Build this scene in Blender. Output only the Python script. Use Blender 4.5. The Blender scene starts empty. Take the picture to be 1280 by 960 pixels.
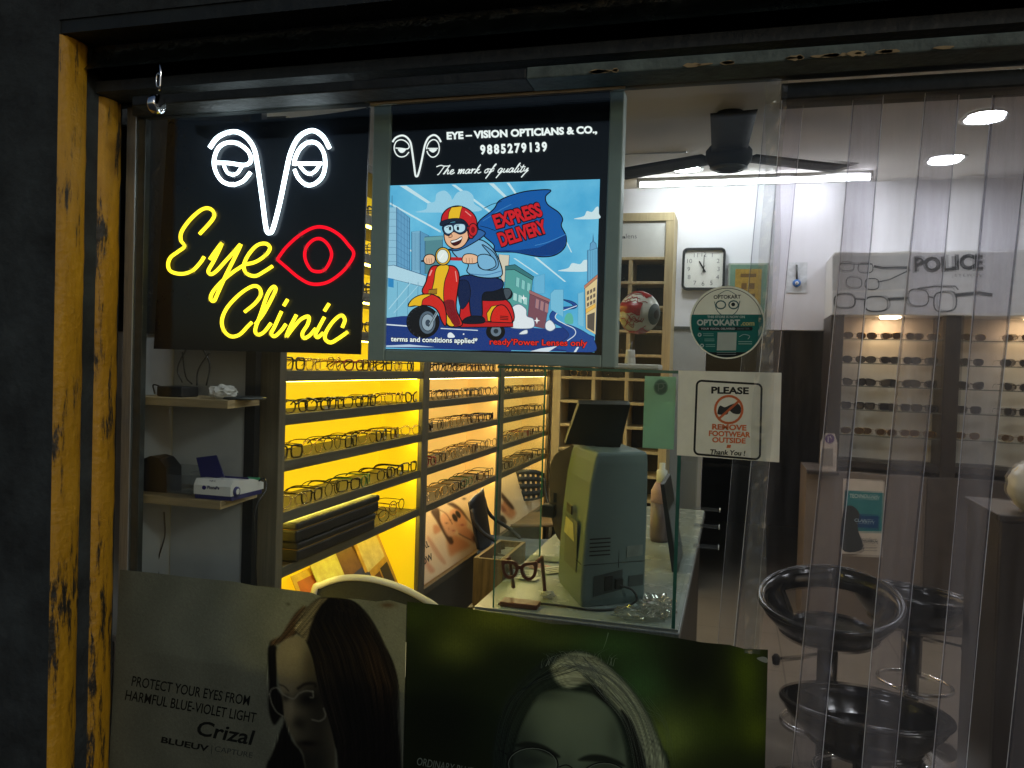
import bpy, bmesh, math, random
import numpy as np
from mathutils import Vector, Matrix
random.seed(7)
R = math.radians
sc = bpy.context.scene
COL = sc.collection

# ------------------------------------------------------------------ camera, sky, street light, exposure
CAM = Vector((0, -1.7, 1.5)); F = 1000.0
AX = [Vector((0.96299323, -0.03518156, 0.26721958)), Vector((0.26781826, 0.01348725, -0.96337504)), Vector((0.03028898, 0.99928992, 0.02241039))]
cam = bpy.data.objects.new('camera', bpy.data.cameras.new('camera')); COL.objects.link(cam)
M4 = Matrix([list(AX[0]), list(AX[1]), list(AX[2])]).to_4x4(); M4.translation = CAM
cam.matrix_world = M4
cam.data.sensor_width = 36; cam.data.lens = F / 1280 * 36; cam.data.clip_start = .05; cam.data.clip_end = 300
sc.camera = cam
w = bpy.data.worlds.new('World'); sc.world = w; w.use_nodes = True
nt = w.node_tree
bg = nt.nodes['Background']; sky = nt.nodes.new('ShaderNodeTexSky'); sky.sky_type = 'NISHITA'; sky.sun_disc = False
sky.sun_elevation = R(21); sky.sun_rotation = R(140)
nt.links.new(sky.outputs[0], bg.inputs[0]); bg.inputs[1].default_value = .042
sl = bpy.data.lights.new('street_light', 'SUN'); sl.energy = .34; sl.angle = R(6); sl.color = (.98, 1, .92)
so = bpy.data.objects.new('street_light', sl); COL.objects.link(so)
so.rotation_euler = Vector((-.80, .46, -.36)).to_track_quat('-Z', 'Y').to_euler()
sc.view_settings.view_transform = 'Standard'; sc.view_settings.look = 'None'
sc.view_settings.exposure = 0; sc.view_settings.gamma = 1
sc.cycles.use_denoising = True
sc.cycles.max_bounces = 10; sc.cycles.transparent_max_bounces = 40; sc.cycles.transmission_bounces = 12
sc.cycles.sample_clamp_indirect = 4; sc.cycles.caustics_reflective = False; sc.cycles.caustics_refractive = False

# ------------------------------------------------------------------ helpers
def P(px, py, ax, val):                       # photo measurement (1280x960) -> point on a world plane
    c = Vector(((px - 640) / F, (480 - py) / F, -1))
    d = Vector((AX[0].dot(c), AX[1].dot(c), AX[2].dot(c)))
    i = 'xyz'.index(ax)
    return CAM + d * ((val - CAM[i]) / d[i])
def lin(c):
    return tuple(((v / 255) / 12.92 if v / 255 <= .04045 else ((v / 255 + .055) / 1.055) ** 2.4) for v in c[:3])
MATS = {}
def newmat(name):
    m = bpy.data.materials.new(name); m.use_nodes = True
    m.node_tree.nodes.clear()
    o = m.node_tree.nodes.new('ShaderNodeOutputMaterial')
    return m, m.node_tree, o
def N(t, typ, **kw):
    n = t.nodes.new(typ)
    for k, v in kw.items():
        if k in n.inputs: n.inputs[k].default_value = v
        else: setattr(n, k, v)
    return n
def solid(name, col, rough=.5, metal=0, var=.25, scale=12, bump=0, bscale=60, coat=0, stretch=None, trans=0, spec=.5):
    if name in MATS: return MATS[name]
    m, t, o = newmat(name)
    p = N(t, 'ShaderNodeBsdfPrincipled', Roughness=rough, Metallic=metal)
    p.inputs['Coat Weight'].default_value = coat; p.inputs['Specular IOR Level'].default_value = spec
    tc = N(t, 'ShaderNodeTexCoord'); src = tc.outputs['Object']
    if stretch:
        mp = N(t, 'ShaderNodeMapping'); mp.inputs['Scale'].default_value = stretch
        t.links.new(src, mp.inputs[0]); src = mp.outputs[0]
    nz = N(t, 'ShaderNodeTexNoise', Scale=scale, Detail=6.0, Roughness=.65); t.links.new(src, nz.inputs['Vector'])
    rp = N(t, 'ShaderNodeValToRGB')
    rp.color_ramp.elements[0].position = .3; rp.color_ramp.elements[1].position = .75
    rp.color_ramp.elements[0].color = tuple(v * (1 - var) for v in col) + (1,)
    rp.color_ramp.elements[1].color = tuple(min(1, v * (1 + var)) for v in col) + (1,)
    t.links.new(nz.outputs[0], rp.inputs[0]); t.links.new(rp.outputs[0], p.inputs['Base Color'])
    if bump:
        n2 = N(t, 'ShaderNodeTexNoise', Scale=bscale, Detail=8.0); t.links.new(src, n2.inputs['Vector'])
        b = N(t, 'ShaderNodeBump', Strength=bump, Distance=.01); t.links.new(n2.outputs[0], b.inputs['Height'])
        t.links.new(b.outputs[0], p.inputs['Normal'])
    rr = N(t, 'ShaderNodeMapRange'); rr.inputs[3].default_value = max(0, rough - .1); rr.inputs[4].default_value = min(1, rough + .12)
    t.links.new(nz.outputs[0], rr.inputs[0]); t.links.new(rr.outputs[0], p.inputs['Roughness'])
    last = p.outputs[0]
    if trans:
        tr = N(t, 'ShaderNodeBsdfTranslucent'); t.links.new(rp.outputs[0], tr.inputs[0])
        mx = N(t, 'ShaderNodeMixShader'); mx.inputs[0].default_value = trans
        t.links.new(last, mx.inputs[1]); t.links.new(tr.outputs[0], mx.inputs[2]); last = mx.outputs[0]
    t.links.new(last, o.inputs[0]); MATS[name] = m
    return m
def emit(col, s=1.0, name=None):
    key = name or 'lit_%d_%d_%d_%g' % (*[int(c * 255) for c in col], s)
    if key in MATS: return MATS[key]
    m, t, o = newmat(key); e = N(t, 'ShaderNodeEmission', Strength=s); e.inputs[0].default_value = (*col, 1)
    t.links.new(e.outputs[0], o.inputs[0]); MATS[key] = m
    return m
def glassy(name, tint=(1, 1, 1), rough=.02, haze=0, hazecol=(.8, .8, .85), refl=1.0, wave=0):
    if name in MATS: return MATS[name]
    m, t, o = newmat(name)
    tr = N(t, 'ShaderNodeBsdfTransparent'); tr.inputs[0].default_value = (*tint, 1)
    gl = N(t, 'ShaderNodeBsdfGlossy', Roughness=rough)
    fr = N(t, 'ShaderNodeFresnel', IOR=1.45); ge = N(t, 'ShaderNodeNewGeometry'); im = N(t, 'ShaderNodeMapRange'); im.inputs[3].default_value = 1.45; im.inputs[4].default_value = 1 / 1.45
    t.links.new(ge.outputs['Backfacing'], im.inputs[0]); t.links.new(im.outputs[0], fr.inputs['IOR'])
    ml = N(t, 'ShaderNodeMath', operation='MULTIPLY'); ml.inputs[1].default_value = refl
    t.links.new(fr.outputs[0], ml.inputs[0])
    last = tr.outputs[0]
    tc = N(t, 'ShaderNodeTexCoord')
    if haze:
        df = N(t, 'ShaderNodeBsdfDiffuse'); df.inputs[0].default_value = (*hazecol, 1)
        tl = N(t, 'ShaderNodeBsdfTranslucent'); tl.inputs[0].default_value = (*hazecol, 1)
        m2 = N(t, 'ShaderNodeMixShader'); t.links.new(df.outputs[0], m2.inputs[1]); t.links.new(tl.outputs[0], m2.inputs[2])
        nz = N(t, 'ShaderNodeTexNoise', Scale=5.0, Detail=7.0, Roughness=.7)
        mp = N(t, 'ShaderNodeMapping'); mp.inputs['Scale'].default_value = (3, 1, .7)
        t.links.new(tc.outputs['Object'], mp.inputs[0]); t.links.new(mp.outputs[0], nz.inputs['Vector'])
        mr = N(t, 'ShaderNodeMapRange'); mr.inputs[1].default_value = .3; mr.inputs[2].default_value = .75
        mr.inputs[3].default_value = haze * .45; mr.inputs[4].default_value = haze * 1.5
        t.links.new(nz.outputs[0], mr.inputs[0])
        m1 = N(t, 'ShaderNodeMixShader'); t.links.new(mr.outputs[0], m1.inputs[0])
        t.links.new(last, m1.inputs[1]); t.links.new(m2.outputs[0], m1.inputs[2]); last = m1.outputs[0]
    if wave:
        n3 = N(t, 'ShaderNodeTexNoise', Scale=9.0, Detail=3.0); t.links.new(tc.outputs['Object'], n3.inputs['Vector'])
        b = N(t, 'ShaderNodeBump', Strength=wave, Distance=.02); t.links.new(n3.outputs[0], b.inputs['Height'])
        t.links.new(b.outputs[0], gl.inputs['Normal'])
    mx = N(t, 'ShaderNodeMixShader'); t.links.new(ml.outputs[0], mx.inputs[0])
    t.links.new(last, mx.inputs[1]); t.links.new(gl.outputs[0], mx.inputs[2])
    t.links.new(mx.outputs[0], o.inputs[0]); MATS[name] = m
    return m

def catmull(pts, closed=False, n=6):
    pts = [Vector(p) for p in pts]; out = []; L = len(pts)
    rng = range(L if closed else L - 1)
    for i in rng:
        p1, p2 = pts[i], pts[(i + 1) % L]
        p0 = pts[i - 1] if (closed or i > 0) else p1 * 2 - p2
        p3 = pts[(i + 2) % L] if (closed or i + 2 < L) else p2 * 2 - p1
        for k in range(n):
            u = k / n
            out.append(.5 * ((2 * p1) + (p2 - p0) * u + (2 * p0 - 5 * p1 + 4 * p2 - p3) * u * u + (3 * p1 - p0 - 3 * p2 + p3) * u ** 3))
    if not closed: out.append(pts[-1])
    return out

class MB:
    def __init__(s): s.v = []; s.f = []; s.m = []; s.sm = []; s.mats = []
    def mi(s, mat):
        if mat not in s.mats: s.mats.append(mat)
        return s.mats.index(mat)
    def add(s, vs, fs, mat, smooth=False):
        o = len(s.v); s.v += [Vector(v) for v in vs]; k = s.mi(mat)
        for f in fs: s.f.append([o + i for i in f]); s.m.append(k); s.sm.append(smooth)
        return s
    def box(s, a, b, mat, bev=0):
        x0, x1 = sorted((a[0], b[0])); y0, y1 = sorted((a[1], b[1])); z0, z1 = sorted((a[2], b[2]))
        bev = min(bev, (x1 - x0) * .45, (y1 - y0) * .45, (z1 - z0) * .45)
        bm = bmesh.new(); bmesh.ops.create_cube(bm, size=1)
        for v in bm.verts: v.co = Vector((x0 + (v.co.x + .5) * (x1 - x0), y0 + (v.co.y + .5) * (y1 - y0), z0 + (v.co.z + .5) * (z1 - z0)))
        if bev > 0: bmesh.ops.bevel(bm, geom=bm.edges[:], offset=bev, segments=2, affect='EDGES', profile=.5)
        bm.verts.index_update()
        s.add([v.co.copy() for v in bm.verts], [[v.index for v in f.verts] for f in bm.faces], mat); bm.free()
        return s
    def tube(s, path, r, mat, seg=8, closed=False, flat=1.0, cap=True):
        path = [Vector(p) for p in path]; n = len(path); rs = r if isinstance(r, list) else [r] * n
        T = []
        for i in range(n):
            a = path[i - 1] if (closed or i) else path[i]; b = path[(i + 1) % n] if (closed or i < n - 1) else path[i]
            T.append((b - a).normalized() if (b - a).length > 1e-9 else Vector((0, 0, 1)))
        up = Vector((0, 0, 1)) if abs(T[0].z) < .9 else Vector((1, 0, 0))
        nn = (up - T[0] * up.dot(T[0])).normalized(); vs = []; fs = []
        for i in range(n):
            nn = (nn - T[i] * nn.dot(T[i])); nn = nn.normalized() if nn.length > 1e-6 else T[i].orthogonal().normalized()
            bb = T[i].cross(nn)
            for k in range(seg):
                a = 2 * math.pi * k / seg; vs.append(path[i] + nn * math.cos(a) * rs[i] + bb * math.sin(a) * rs[i] * flat)
        for i in range(n if closed else n - 1):
            for k in range(seg):
                a, b = i * seg + k, i * seg + (k + 1) % seg; c = ((i + 1) % n) * seg
                fs.append([a, b, c + (k + 1) % seg, c + k])
        if cap and not closed: fs += [list(range(seg))[::-1], list(range((n - 1) * seg, n * seg))]
        return s.add(vs, fs, mat, True)
    def lathe(s, prof, mat, c=(0, 0, 0), seg=24, axis='z', sx=1, sy=1, smooth=True, cap=True):
        vs = []; fs = []; n = len(prof)
        for r, h in prof:
            for k in range(seg):
                a = 2 * math.pi * k / seg; x, y, z = r * math.cos(a) * sx, r * math.sin(a) * sy, h
                if axis == 'y': x, y, z = x, h, z * 0 + r * math.sin(a) * sy
                if axis == 'x': x, y, z = h, r * math.cos(a) * sx, r * math.sin(a) * sy
                vs.append(Vector((x, y, z)) + Vector(c))
        for i in range(n - 1):
            for k in range(seg): fs.append([i * seg + k, i * seg + (k + 1) % seg, (i + 1) * seg + (k + 1) % seg, (i + 1) * seg + k])
        if cap: fs += [list(range(seg)), list(range((n - 1) * seg, n * seg))]
        return s.add(vs, fs, mat, smooth)
    def prism(s, pts, d, mat):                 # planar outline (3D points) pushed along vector d
        n = len(pts); d = Vector(d); a = [Vector(p) for p in pts]; b = [p + d for p in a]
        return s.add(a + b, [list(range(n)), list(range(n, 2 * n))[::-1]] + [[i, (i + 1) % n, n + (i + 1) % n, n + i] for i in range(n)], mat)
    def poly(s, pts, mat): return s.add(pts, [list(range(len(pts)))], mat)
    def grid(s, fn, nu, nv, mat, skip=None, smooth=True):
        vs = [fn(i / nu, j / nv) for j in range(nv + 1) for i in range(nu + 1)]
        fs = [[j * (nu + 1) + i, j * (nu + 1) + i + 1, (j + 1) * (nu + 1) + i + 1, (j + 1) * (nu + 1) + i] for j in range(nv) for i in range(nu) if not (skip and skip(i, j))]
        return s.add(vs, fs, mat, smooth)
    def build(s, name, parent=None, origin=None, recalc=True):
        me = bpy.data.meshes.new(name)
        if parent is not None: off = Vector(parent.get('_o', (0, 0, 0)))
        elif origin is not None: off = Vector(origin)
        else:
            xs = [v.x for v in s.v]; ys = [v.y for v in s.v]; zs = [v.z for v in s.v]
            off = Vector(((min(xs) + max(xs)) / 2, (min(ys) + max(ys)) / 2, min(zs)))
        me.from_pydata([v - off for v in s.v], [], s.f)
        for m in s.mats: me.materials.append(m)
        for p, k, q in zip(me.polygons, s.m, s.sm): p.material_index = k; p.use_smooth = q
        me.update()
        if recalc:
            bm = bmesh.new(); bm.from_mesh(me); bmesh.ops.recalc_face_normals(bm, faces=bm.faces); bm.to_mesh(me); bm.free()
        o = bpy.data.objects.new(name, me); COL.objects.link(o)
        if parent is not None: o.parent = parent
        else: o.location = off
        o['_o'] = off[:]
        return o
def tag(o, label, cat, group=None):
    o['label'] = label; o['category'] = cat
    if group: o['group'] = group
    return o
def thing(name, label, cat, loc, group=None):
    o = bpy.data.objects.new(name, None); COL.objects.link(o); o.location = loc; o['_o'] = tuple(loc); o.empty_display_size = .05
    return tag(o, label, cat, group)
def struct(o): o['kind'] = 'structure'; return o
def copy_tree(o, parent=None):
    c = o.copy(); COL.objects.link(c)
    if parent is not None: c.parent = parent
    for ch in o.children: copy_tree(ch, c)
    return c
def frameless(o, d=.0005): return o

def text_mesh(s, bold=0.0, spacing=1.0):
    cu = bpy.data.curves.new('t', 'FONT'); cu.body = s; cu.offset = bold; cu.space_character = spacing; cu.resolution_u = 3
    ob = bpy.data.objects.new('t', cu); COL.objects.link(ob)
    dg = bpy.context.evaluated_depsgraph_get(); dg.update()
    me = bpy.data.meshes.new_from_object(ob.evaluated_get(dg))
    vs = [v.co.copy() for v in me.vertices]; fs = [list(p.vertices) for p in me.polygons]
    bpy.data.objects.remove(ob); bpy.data.curves.remove(cu); bpy.data.meshes.remove(me)
    return vs, fs

class Art:
    """flat print: shapes measured in photo pixels, laid on the plane <axis>=val in thin layers"""
    def __init__(s, axis, val, step, kind, mapf=None):
        s.ax, s.val, s.step, s.kind, s.k = axis, val, step, kind, 0
        s.mb = MB(); s.mapf = mapf or (lambda p: p)
    def mat(s, c):
        if not isinstance(c, tuple): return c
        if s.kind[0] == 'emit': return emit(lin(c), s.kind[1])
        return solid('%s_%d_%d_%d' % (s.kind[0], *c), lin(c), .45, var=.08, scale=20, trans=s.kind[1])
    def w(s, p):
        p = s.mapf(p); return P(p[0], p[1], s.ax, s.val + s.step * s.k)
    def poly(s, pts, c, smooth=False, ow=0, oc=(10, 15, 25), n=5):
        pts = [Vector((p[0], p[1])) for p in pts]
        if smooth: pts = catmull(pts, True, n)
        s.k += 1; s.mb.poly([s.w(p) for p in pts], s.mat(c))
        if ow: s.stroke(pts, ow * (1.45 if s.kind[0] == 'emit' and ow > .45 else 1), oc, closed=True)
        return s
    def stroke(s, pts, wd, c, closed=False, smooth=False, taper=False):
        pts = [Vector((p[0], p[1])) for p in pts]
        if smooth: pts = catmull(pts, closed, 5)
        q = [pts[0]]
        for p in pts[1:]:
            if (p - q[-1]).length > .05: q.append(p)
        if closed and (q[0] - q[-1]).length < .05: q.pop()
        pts = q; n = len(pts)
        if n < 2: return s
        s.k += 1; L = []; Rr = []
        for i in range(n):
            a = pts[i - 1] if (closed or i) else pts[i]; b = pts[(i + 1) % n] if (closed or i < n - 1) else pts[i]
            t = (b - a); t = t.normalized() if t.length > 1e-6 else Vector((1, 0)); nn = Vector((-t.y, t.x))
            hw = wd / 2 * (1 - .85 * i / (n - 1) if taper else 1)
            L.append(pts[i] + nn * hw); Rr.append(pts[i] - nn * hw)
        vs = [s.w(p) for p in L + Rr]
        s.mb.add(vs, [[i, (i + 1) % n, n + (i + 1) % n, n + i] for i in range(n if closed else n - 1)], s.mat(c))
        return s
    def disc(s, c, rx, ry, col, ow=0, oc=(10, 15, 25), n=28, rot=0):
        ca, sa = math.cos(rot), math.sin(rot)
        pts = [(c[0] + rx * math.cos(2 * math.pi * i / n) * ca - ry * math.sin(2 * math.pi * i / n) * sa, c[1] + rx * math.cos(2 * math.pi * i / n) * sa + ry * math.sin(2 * math.pi * i / n) * ca) for i in range(n)]
        return s.poly(pts, col, False, ow, oc)
    def text(s, body, a, b, h, c, bold=.02, spacing=1.0, slant=0):
        """baseline from a to b, letter height h px; a/b measured ends of the word"""
        vs, fs = text_mesh(body, bold, spacing)
        x0 = min(v.x for v in vs); x1 = max(v.x for v in vs); cap = .729
        a = Vector(a); b = Vector(b); d = b - a; up = Vector((d.y, -d.x)).normalized() * h
        s.k += 1
        pv = [s.w(a + d * ((v.x - x0) / (x1 - x0)) + (up + d.normalized() * slant * h) * (v.y / cap)) for v in vs]
        s.mb.add(pv, fs, s.mat(c)); return s
    def build(s, name, parent=None): return s.mb.build(name, parent, recalc=False)

# soft photographic prints: colours of the printed picture held on a dense sheet
def npx(V):
    V = np.asarray(V, float) - np.array(CAM); A_ = np.array([list(a_) for a_ in AX]); c = V @ A_
    return 640 + F * c[:, 0] / -c[:, 2], 480 - F * c[:, 1] / -c[:, 2]
class Paint:
    def __init__(s, X, Y, base): s.X, s.Y = X, Y; s.C = np.tile(np.array(base, float), (len(X), 1)); s.rng = np.random.default_rng(3)
    def blend(s, a, c): a = np.clip(a, 0, 1)[:, None]; s.C = s.C * (1 - a) + np.array(c, float) * a
    def seg(s, pts, closed):
        P_ = np.array(pts, float); Q_ = np.roll(P_, -1, 0) if closed else P_[1:]; P_ = P_ if closed else P_[:-1]
        d = np.full(len(s.X), 1e9)
        for (x0, y0), (x1, y1) in zip(P_, Q_):
            dx, dy = x1 - x0, y1 - y0; L2 = dx * dx + dy * dy + 1e-9
            t_ = np.clip(((s.X - x0) * dx + (s.Y - y0) * dy) / L2, 0, 1); d = np.minimum(d, np.hypot(s.X - x0 - t_ * dx, s.Y - y0 - t_ * dy))
        return d
    def mask(s, pts, soft, n=4):
        pts = [tuple(p_) for p_ in catmull([Vector(p_) for p_ in pts], True, n)]; d = s.seg(pts, True); ins = np.zeros(len(s.X), bool); m_ = len(pts)
        for i in range(m_):
            (x0, y0), (x1, y1) = pts[i], pts[(i + 1) % m_]
            if y0 == y1: continue
            ins ^= ((y0 > s.Y) != (y1 > s.Y)) & (s.X < (x1 - x0) * (s.Y - y0) / (y1 - y0) + x0)
        t_ = np.clip(.5 + np.where(ins, d, -d) / (2 * soft), 0, 1); return t_ * t_ * (3 - 2 * t_)
    def poly(s, pts, c, soft=1.5, k=1): m_ = s.mask(pts, soft) * k; s.blend(m_, c); return m_
    def blob(s, x, y, rx, ry, c, k=1, m=None):
        a = k * np.exp(-((s.X - x) / rx) ** 2 - ((s.Y - y) / ry) ** 2); s.blend(a if m is None else a * m, c)
    def line(s, pts, wd, c, soft=.7, k=1):
        pts = [tuple(p_) for p_ in catmull([Vector(p_) for p_ in pts], False, 5)]; s.blend(k * np.clip(.5 + (wd / 2 - s.seg(pts, False)) / (2 * soft), 0, 1), c)
    def strands(s, u, v, fr, amp, m):
        n_ = np.zeros(len(s.X))
        for f_ in fr:
            p0, p1, p2 = s.rng.uniform(0, 6.28, 3); n_ += np.sin(f_ * u * 6.28 + p0 + 1.4 * np.sin(v * .05 + p1) + 1.1 * np.sin(f_ * .37 * u * 6.28 + p2))
        n_ /= len(fr) ** .5; s.C *= (1 + amp * n_ * m)[:, None].clip(.2, 3); return n_
def print_sheet(name, parent, verts, faces, C, tr):
    mb = MB(); mb.v = [Vector(v) for v in verts]; mb.f = faces; mb.m = [0] * len(faces); mb.sm = [False] * len(faces)
    key = 'photo_print_%g' % tr
    if key not in MATS:
        m, t, o = newmat(key); at = N(t, 'ShaderNodeAttribute', attribute_name='print'); p = N(t, 'ShaderNodeBsdfPrincipled', Roughness=.45)
        t.links.new(at.outputs['Color'], p.inputs['Base Color']); last = p.outputs[0]
        if tr:
            tl = N(t, 'ShaderNodeBsdfTranslucent'); t.links.new(at.outputs['Color'], tl.inputs[0]); ms = N(t, 'ShaderNodeMixShader'); ms.inputs[0].default_value = tr
            t.links.new(last, ms.inputs[1]); t.links.new(tl.outputs[0], ms.inputs[2]); last = ms.outputs[0]
        t.links.new(last, o.inputs[0]); MATS[key] = m
    mb.mats = [MATS[key]]; ob = mb.build(name, parent, recalc=False)
    C = np.clip(C, 0, 255) / 255; L = np.where(C <= .04045, C / 12.92, ((C + .055) / 1.055) ** 2.4)
    at = ob.data.color_attributes.new('print', 'FLOAT_COLOR', 'POINT'); at.data.foreach_set('color', np.hstack([L, np.ones((len(L), 1))]).astype(np.float32).ravel())
    return ob
def film_grid(top, bl, br, nx, ny, yv, Y):
    """rows from a torn top edge down to the bottom edge bl-br, in photo pixels; dense down to row yv"""
    tx = np.array([p_[0] for p_ in top]); ty = np.array([p_[1] for p_ in top]); px, py = [], []
    vs = list(np.linspace(0, .80, ny)) + [.88, 1.0]
    for v in vs:
        for i in range(nx + 1):
            x0 = tx[0] + (tx[-1] - tx[0]) * i / nx; y0 = np.interp(x0, tx, ty); xb_ = bl[0] + (br[0] - bl[0]) * i / nx; yb_ = bl[1] + (br[1] - bl[1]) * i / nx
            px.append(x0 + (xb_ - x0) * v); py.append(y0 + (yb_ - y0) * v)
    n_ = nx + 1; fs = [[j * n_ + i, j * n_ + i + 1, (j + 1) * n_ + i + 1, (j + 1) * n_ + i] for j in range(len(vs) - 1) for i in range(nx)]
    return np.array(px), np.array(py), [P(x_, y_, 'y', Y) for x_, y_ in zip(px, py)], fs

# ------------------------------------------------------------------ materials
concrete = solid('dark_concrete', (.024, .030, .032), .9, var=.75, scale=7, bump=.6, bscale=40)
soot_shade = solid('soot_and_shade_paint', (.008, .011, .0115), .6, var=.7, scale=9, bump=.5, bscale=35)  # sooty paint over the window; also the shade colour on the niche side
gloss_black = solid('glossy_black_paint', (.007, .010, .010), .24, var=.5, scale=14, bump=.9, bscale=30)
ledge_m = solid('grimy_grey_green_steel', (.10, .13, .115), .6, var=.55, scale=18, bump=.3)
alu = solid('brushed_aluminium', (.32, .34, .34), .38, .75, var=.2, scale=30, stretch=(8, 8, .5))
alu_d = solid('dark_anodised_aluminium', (.07, .078, .078), .4, .5, var=.3, scale=30)
white_wall = solid('white_wall_paint', (.74, .74, .78), .8, var=.04, scale=3, bump=.05)
grey_wall = solid('dull_grey_wall', (.36, .37, .37), .85, var=.15, scale=3)
ceil_m = solid('ceiling_paint', (.60, .57, .54), .9, var=.06, scale=2)
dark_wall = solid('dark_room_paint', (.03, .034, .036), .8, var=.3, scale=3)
rack_wood = solid('grey_brown_laminate', (.115, .10, .066), .5, var=.35, scale=14, stretch=(1, .12, 6), bump=.08)
post_wood = solid('olive_laminate', (.17, .145, .095), .5, var=.3, scale=16, stretch=(6, 6, .15), bump=.08)
pale_wood = solid('pale_pine', (.52, .42, .24), .5, var=.18, scale=9, stretch=(8, 8, .4))
shelf_wood = solid('plywood', (.36, .27, .14), .6, var=.3, scale=12, stretch=(.3, 6, 6), bump=.1)
ply_edge = solid('plywood_edge', (.46, .34, .17), .7, var=.4, scale=40, stretch=(.2, .2, 4))
dark_wood = solid('dark_walnut', (.026, .019, .015), .45, var=.4, scale=10, stretch=(6, 6, .4))
black_pl = solid('black_plastic', (.014, .014, .015), .4, var=.3, scale=40)
black_lea = solid('black_glossy_vinyl', (.004, .005, .006), .13, var=.3, scale=12, bump=.16, bscale=14, spec=.5)
white_pl = solid('white_plastic', (.72, .72, .68), .4, var=.06)
chrome = solid('chrome', (.75, .76, .78), .12, 1, var=.1)
paper = solid('paper', (.75, .74, .70), .7, var=.06, trans=.3)
grey_case = solid('grey_instrument_case', (.14, .185, .185), .5, var=.05, scale=6)
brown_pl = solid('brown_translucent_case', (.16, .11, .06), .4, var=.2)
glass = glassy('window_glass', (.93, .955, .95), .015, haze=.004, hazecol=(.6, .65, .65), refl=.8)
glass_c = glassy('counter_glass', (.96, .985, .97), .02, haze=.004, refl=.3)
glass_edge = solid('green_glass_edge', (.05, .22, .16), .15, var=.2, coat=.4)
lens_m = glassy('demo_lens', (.93, .93, .93), .02, refl=.6)

# ------------------------------------------------------------------ structure
YB = 3.9; ZC = 2.757; XL = -1.56; XR = 2.15
def sheet(name, pts, mat): return struct(MB().poly(pts, mat).build(name, recalc=False))
# tiled floor with joints
m, t, o = newmat('beige_floor_tile')
p = N(t, 'ShaderNodeBsdfPrincipled', Roughness=.28)
tc = N(t, 'ShaderNodeTexCoord'); br = N(t, 'ShaderNodeTexBrick', Scale=1.65, offset=0.0)
br.inputs['Color1'].default_value = (.33, .28, .22, 1); br.inputs['Color2'].default_value = (.29, .25, .20, 1); br.inputs['Mortar'].default_value = (.16, .14, .11, 1)
br.inputs['Mortar Size'].default_value = .006; br.inputs['Row Height'].default_value = 1.0; br.inputs['Brick Width'].default_value = 1.0
nz = N(t, 'ShaderNodeTexNoise', Scale=4.0, Detail=6.0); mxn = N(t, 'ShaderNodeMix', data_type='RGBA', blend_type='MULTIPLY')
mxn.inputs[0].default_value = .5
t.links.new(tc.outputs['Object'], br.inputs['Vector']); t.links.new(tc.outputs['Object'], nz.inputs['Vector'])
t.links.new(br.outputs[0], mxn.inputs[6]); t.links.new(nz.outputs[0], mxn.inputs[7]); t.links.new(mxn.outputs[2], p.inputs['Base Color']); t.links.new(p.outputs[0], o.inputs[0])
tile = m
sheet('shop_floor', [(XL, 0, 0), (XR, 0, 0), (XR, 7.5, 0), (XL, 7.5, 0)], tile)
sheet('street_ground', [(-40, -40, -.12), (40, -40, -.12), (40, -.02, -.12), (-40, -.02, -.12)], solid('street_paving', (.06, .06, .058), .85, var=.4, scale=3, bump=.4))
struct(MB().box((XL - .1, -.02, ZC), (XR + .1, YB + .02, ZC + .1), ceil_m).build('ceiling'))
bw = MB()
xo0 = P(880, 500, 'y', YB).x; xo1 = P(1042, 500, 'y', YB).x; zo = P(900, 411, 'y', YB).z
bw.box((XL, YB, 0), (xo0, YB + .1, ZC), white_wall).box((xo0, YB, zo), (xo1, YB + .1, ZC), white_wall).box((xo1, YB, 0), (XR, YB + .1, ZC), white_wall)
struct(bw.build('wall_back'))
struct(MB().box((XL - .1, .02, 0), (XL, YB, ZC), grey_wall).build('wall_left'))
struct(MB().box((XR, .02, 0), (XR + .1, YB, ZC), solid('warm_grey_wall', (.25, .23, .21), .8, var=.1, scale=3)).build('wall_right'))
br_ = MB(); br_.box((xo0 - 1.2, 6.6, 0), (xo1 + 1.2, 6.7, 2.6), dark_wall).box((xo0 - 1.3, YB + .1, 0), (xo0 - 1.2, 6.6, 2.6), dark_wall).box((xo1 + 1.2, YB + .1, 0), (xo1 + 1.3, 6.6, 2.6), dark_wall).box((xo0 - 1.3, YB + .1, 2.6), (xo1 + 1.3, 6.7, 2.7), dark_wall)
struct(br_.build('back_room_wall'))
# dado band: dull grey board on the white wall beside the doorway, with a dark rail
zz = P(860, 412, 'y', YB).z
struct(MB().box((P(800, 500, 'y', YB).x, YB - .012, 0), (xo0, YB - .002, zz), grey_wall).box((P(800, 500, 'y', YB).x, YB - .022, zz), (xo0, YB - .002, zz + .02), alu_d).build('dado_panel'))

# ------------------------------------------------------------------ shop front
fw = MB().box((-5, -.2, -.12), (-1.519, .0, 4), concrete)
struct(fw.build('front_wall'))
yel = None
m, t, o = newmat('chipped_yellow_paint'); yel = m
p = N(t, 'ShaderNodeBsdfPrincipled', Roughness=.55); tc = N(t, 'ShaderNodeTexCoord')
n1 = N(t, 'ShaderNodeTexNoise', Scale=8.0, Detail=12.0, Roughness=.74); mp = N(t, 'ShaderNodeMapping'); mp.inputs['Scale'].default_value = (1.6, 2.6, .36)
t.links.new(tc.outputs['Object'], mp.inputs[0]); t.links.new(mp.outputs[0], n1.inputs['Vector'])
rp = N(t, 'ShaderNodeValToRGB'); e = rp.color_ramp.elements
e[0].position = .415; e[0].color = (.012, .010, .006, 1); e[1].position = .465; e[1].color = (.40, .20, .005, 1)
e2 = rp.color_ramp.elements.new(.72); e2.color = (.60, .31, .007, 1)
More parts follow.
